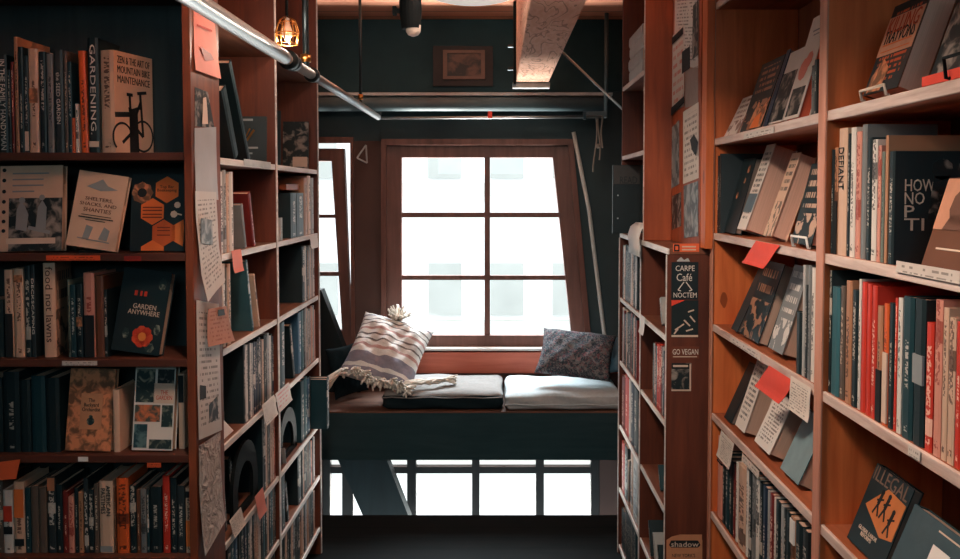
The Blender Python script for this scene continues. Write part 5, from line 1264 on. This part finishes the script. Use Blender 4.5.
# --- stickers on the end of the low right bookcase (face the camera)
DE = r2near
def end_sheet(name, label, x0, x1, y0, y1, mat, cat='sticker', k=0):
    a, b = atY(x0, y0, DE), atY(x1, y1, DE)
    o = thing(name, label, cat, ((a.x + b.x) / 2, DE - .001, b.z))
    bm = bmesh.new(); uv = bm.loops.layers.uv.new('UVMap'); mb = MB(); mb.bm.free(); mb.bm = bm
    mb.box(a.x, b.x, DE - .0014 - k, DE - .0004, b.z, a.z)
    for f in bm.faces:
        for lp in f.loops: lp[uv].uv = ((lp.vert.co.x - a.x) / (b.x - a.x), (lp.vert.co.z - b.z) / (a.z - b.z))
    mb.build('sheet', mat, o); return o
def end_text(o, body, x0, x1, y0, y1, mat, k=0, name='lettering'):
    a, b = atY(x0, y0, DE), atY(x1, y1, DE); d = DE - .0019 - k
    c = Vector(((a.x + b.x) / 2, d, (a.z + b.z) / 2)) - o.location
    text(name, o, body, b.x - a.x, a.z - b.z, Matrix.Translation(c) @ Mq, mat)
def end_print(o, pts, mat, k=0, name='print'):
    MB().prism([atY(x, y, DE - .0015 - k) for x, y in pts], (0, -.0004, 0)).build(name, mat, o)
o = end_sheet('orange_sticker', 'orange sticker strip above the CARPE NOCTEM poster', 673, 699, 243.5, 252, M_ORANGE)
end_print(o, [(674, 244.5), (679.5, 244.5), (679.5, 251.5), (674, 251.5)], M_INK); end_print(o, [(675.3, 246), (678.2, 246), (678.2, 250), (675.3, 250)], M_ORANGE, .0005)
for yy in (246, 249): end_print(o, [(682, yy), (696, yy), (696, yy + 1.4), (682, yy + 1.4)], M_CREAM)
o = end_sheet('carpe_poster', 'black poster lettered CARPE NOCTEM with a white cup drawing', 671.5, 698, 262, 299.5, plain('black_poster', (20, 36, 42)), 'poster')
end_text(o, 'CARPE', 675.5, 694.5, 265.5, 271, M_INKW); end_text(o, 'Café', 676.5, 692, 273.5, 281, M_INKW); end_text(o, 'NOCTEM', 673.5, 696.5, 292.5, 297.5, M_INKW)
for q in ((684, 282, 678, 290), (686, 282, 692, 290), (678, 290, 681, 291), (689, 291, 692, 290)):
    a, b = Vector((q[0], q[1])), Vector((q[2], q[3])); n_ = Vector((-(b - a).y, (b - a).x)).normalized() * .5
    end_print(o, [tuple(a + n_), tuple(a - n_), tuple(b - n_), tuple(b + n_)], M_INKW)
end_print(o, [(677, 260.5), (681, 257), (684, 260), (688, 258), (690, 261.5), (677, 261.5)], M_FLAKE, -.001, 'torn_edge')
o = end_sheet('dark_poster', 'black poster with a red corner and sketch marks below CARPE NOCTEM', 671.5, 698, 300.2, 337, plain('black_poster2', (22, 38, 42)), 'poster')
end_print(o, [(671.5, 300.2), (685, 300.2), (671.5, 306)], M_RED); end_print(o, [(671.5, 335), (698, 335), (698, 337), (671.5, 337)], M_CREAM)
for q in ((688, 312, 694, 310), (675, 330, 684, 324), (684, 320, 690, 326), (690, 316, 695, 322), (674, 334, 678, 329), (686, 331, 693, 329)):
    a, b = Vector((q[0], q[1])), Vector((q[2], q[3])); n_ = Vector((-(b - a).y, (b - a).x)).normalized() * .7
    end_print(o, [tuple(a + n_), tuple(a - n_), tuple(b - n_), tuple(b + n_)], M_CREAM)
o = end_sheet('vegan_sticker', 'clear brown sticker lettered GO VEGAN below the black posters', 671.5, 699, 346.5, 358.5, plain('brown_sticker', (112, 58, 40)))
end_text(o, 'GO VEGAN', 672.5, 698, 349, 354.5, M_INKW); end_print(o, [(673, 356.3), (697, 356.3), (697, 357.2), (673, 357.2)], M_CREAM)
o = end_sheet('photo_sticker', 'small black and white sticker at the lower end panel', 671.5, 691, 363, 391, M_PHOTO)
end_print(o, [(672, 363.5), (690.5, 363.5), (690.5, 369), (672, 369)], M_INK); end_print(o, [(673, 365), (688, 365), (688, 367), (673, 367)], M_CREAM, .0005)
for q in ([(671.5, 389.5), (691, 389.5), (691, 391), (671.5, 391)], [(689.5, 364), (691, 364), (691, 391), (689.5, 391)]): end_print(o, q, M_CREAM, .0003)
o = end_sheet('shadow_sign', 'tan arched sign lettered shadow NEW YORK\'S at the bottom of the end panel', 666.5, 702, 540, 575, plain('tan_sign', (196, 134, 98)), 'sign')
end_print(o, [(666.5, 540), (672, 536.5), (680, 534.5), (702, 534.5), (702, 540)], plain('tan_sign_top', (196, 134, 98)), -.0002, 'arched_top')
end_print(o, [(669, 545), (671, 540.5), (698, 540.5), (700.5, 545), (698, 547.5), (671, 547.5)], M_INK); end_text(o, 'shadow', 671, 698.5, 541.5, 546.6, M_CREAM, .0004); end_text(o, "NEW YORK'S", 672, 695, 553.5, 557, M_INK)
# white paper curling off the top board
d0, d1_ = dX(631, 235, XB), dX(642.3, 235, XB)
path = [(.07, .035), (.045, .06), (.02, .062), (-.004, .045), (-.016, .01), (-.012, -.03), (-.014, -.065)]
bm = bmesh.new(); ra = []
for i, (dx, dz) in enumerate(path):
    sh = -.03 * i / 6
    ra.append([bm.verts.new((XB + dx + k * -.001, yy + sh, zt2 + dz + .0)) for k in (0, 1) for yy in (d0, d1_)])
for a, b in zip(ra, ra[1:]):
    bm.faces.new((a[0], a[1], b[1], b[0])); bm.faces.new((a[2], b[2], b[3], a[3])); bm.faces.new((a[0], b[0], b[2], a[2])); bm.faces.new((a[1], a[3], b[3], b[1]))
bm.faces.new((ra[0][0], ra[0][1], ra[0][3], ra[0][2])); bm.faces.new((ra[-1][0], ra[-1][1], ra[-1][3], ra[-1][2]))
mb = MB(); mb.bm.free(); mb.bm = bm
tag(mb.build('curled_paper', M_WHITE, smooth=True), 'white paper curling over the top edge of the low right bookcase', 'paper')
edge_tag('paper_tag', 'narrow white tag hanging below the low right bookcase divider', 'tag', XB - .005, 641.5, 646, 316, 18, M_WHITE)

# ------------------------------------------------------------------ light
def area(name, loc, rot, sx, sy, watts, col):
    l = bpy.data.lights.new(name, 'AREA'); l.shape = 'RECTANGLE'; l.size = sx; l.size_y = sy; l.energy = watts; l.color = col
    o = bpy.data.objects.new(name, l); COL.objects.link(o); o.location = loc; o.rotation_euler = rot; return o
def aim(o, target):
    d = Vector(target) - o.location; o.rotation_euler = d.to_track_quat('-Z', 'Y').to_euler()
W = bpy.data.worlds.new('sky'); S.world = W; W.use_nodes = True
bg = W.node_tree.nodes['Background']; bg.inputs[0].default_value = (.90, .96, 1, 1); bg.inputs[1].default_value = 1.7
sun = bpy.data.lights.new('sun', 'SUN'); sun.energy = 1.2; sun.angle = .05
so = bpy.data.objects.new('sun', sun); COL.objects.link(so); so.rotation_euler = (R(52), 0, R(-18)); so.location = (0, 0, 12)
for i, (x0, x1, y0, y1) in enumerate(((395, 580, 150, 342), (270, 345, 155, 335), (325, 596, 460, 583))):
    a, b = atY(x0, y0, 5.32), atY(x1, y1, 5.32)
    o = area('window_portal', ((a.x + b.x) / 2, 5.32, (a.z + b.z) / 2), (R(-90), 0, 0), b.x - a.x, a.z - b.z, 0, (1, 1, 1)); o.data.cycles.is_portal = True
k = area('room_lamp_warm', (-.3, 1.5, ZC - .06), (0, 0, 0), .35, .35, 34, (1, .80, .64)); aim(k, (.95, 2.0, 1.75))
k = area('teal_fill_soft', (-.1, -1.2, ZC - .1), (0, 0, 0), 1.4, 1.4, 24, (.62, .92, 1)); aim(k, (0, 3, 1.2))  # added teal fill behind the camera to lift the blacks, no real lamp
k = area('room_lamp_aisle', (.15, 3.1, ZC - .05), (0, 0, 0), .3, .3, 14, (1, .86, .74)); aim(k, (-.35, 3.6, 1.2))
k = area('sky_light', (.2, 7.6, 4.6), (0, 0, 0), 3.2, 2.0, 1050, (.93, .97, 1)); aim(k, (0, 4.9, .9))
k = area('street_bounce', (0, 7.2, -2.2), (0, 0, 0), 3.0, 1.6, 1500, (1, .93, .86)); aim(k, (0, 4.9, 2.4))
def bulb_light(name, loc, watts, col, r=.015):
    l = bpy.data.lights.new(name, 'POINT'); l.energy = watts; l.color = col; l.shadow_soft_size = r
    o = bpy.data.objects.new(name, l); COL.objects.link(o); o.location = loc; return o
bulb_light('cage_lamp_bulb', Vector(cg.location) + Vector((.0, .0, -.05)), 2.6, (1, .82, .66), .01)
S.view_settings.view_transform = 'Standard'; S.view_settings.look = 'None'; S.view_settings.exposure = 0.3; S.view_settings.gamma = 1

# ------------------------------------------------------------------ the 300 books that show largest stay single; the smallest become one heap of spines
bpy.context.view_layer.update()
def proj(p):
    c, s = math.cos(PITCH), math.sin(PITCH); d = p - EYE
    f = d.y * c - d.z * s; u = d.y * s + d.z * c
    return CX + F * d.x / f, CY - F * u / f
sized = []
for o in ALLB:
    ch = [c for c in o.children if c.name.startswith('cover')][0]
    pts = [proj(o.matrix_world @ Vector(v)) for v in ch.bound_box]
    x0, x1 = max(0, min(p[0] for p in pts)), min(960, max(p[0] for p in pts)); y0, y1 = max(0, min(p[1] for p in pts)), min(559, max(p[1] for p in pts))
    sized.append((max(0, x1 - x0) * max(0, y1 - y0), o))
sized.sort(key=lambda q: -q[0])
def drop(o):
    for c in list(o.children): drop(c)
    bpy.data.objects.remove(o)
rest = []
for i, (s_, o) in enumerate(sized):
    if s_ <= 2: drop(o)
    elif i >= 298: rest.append(o)
if rest:
    bm = bmesh.new(); mats = []
    for o in rest:
        for c in o.children:
            me = c.data.copy(); me.transform(c.matrix_world)
            mp = []
            for m in me.materials:
                if m not in mats: mats.append(m)
                mp.append(mats.index(m))
            for p in me.polygons: p.material_index = mp[p.material_index]
            bm.from_mesh(me); bpy.data.meshes.remove(me)
    me = bpy.data.meshes.new('book_spines'); bm.to_mesh(me); bm.free()
    for m in mats: me.materials.append(m)
    tag(link(bpy.data.objects.new('book_spines', me)), 'smallest book spines scattered through the shelves of the bookcases', 'books', None, 'stuff')
    for o in rest: drop(o)
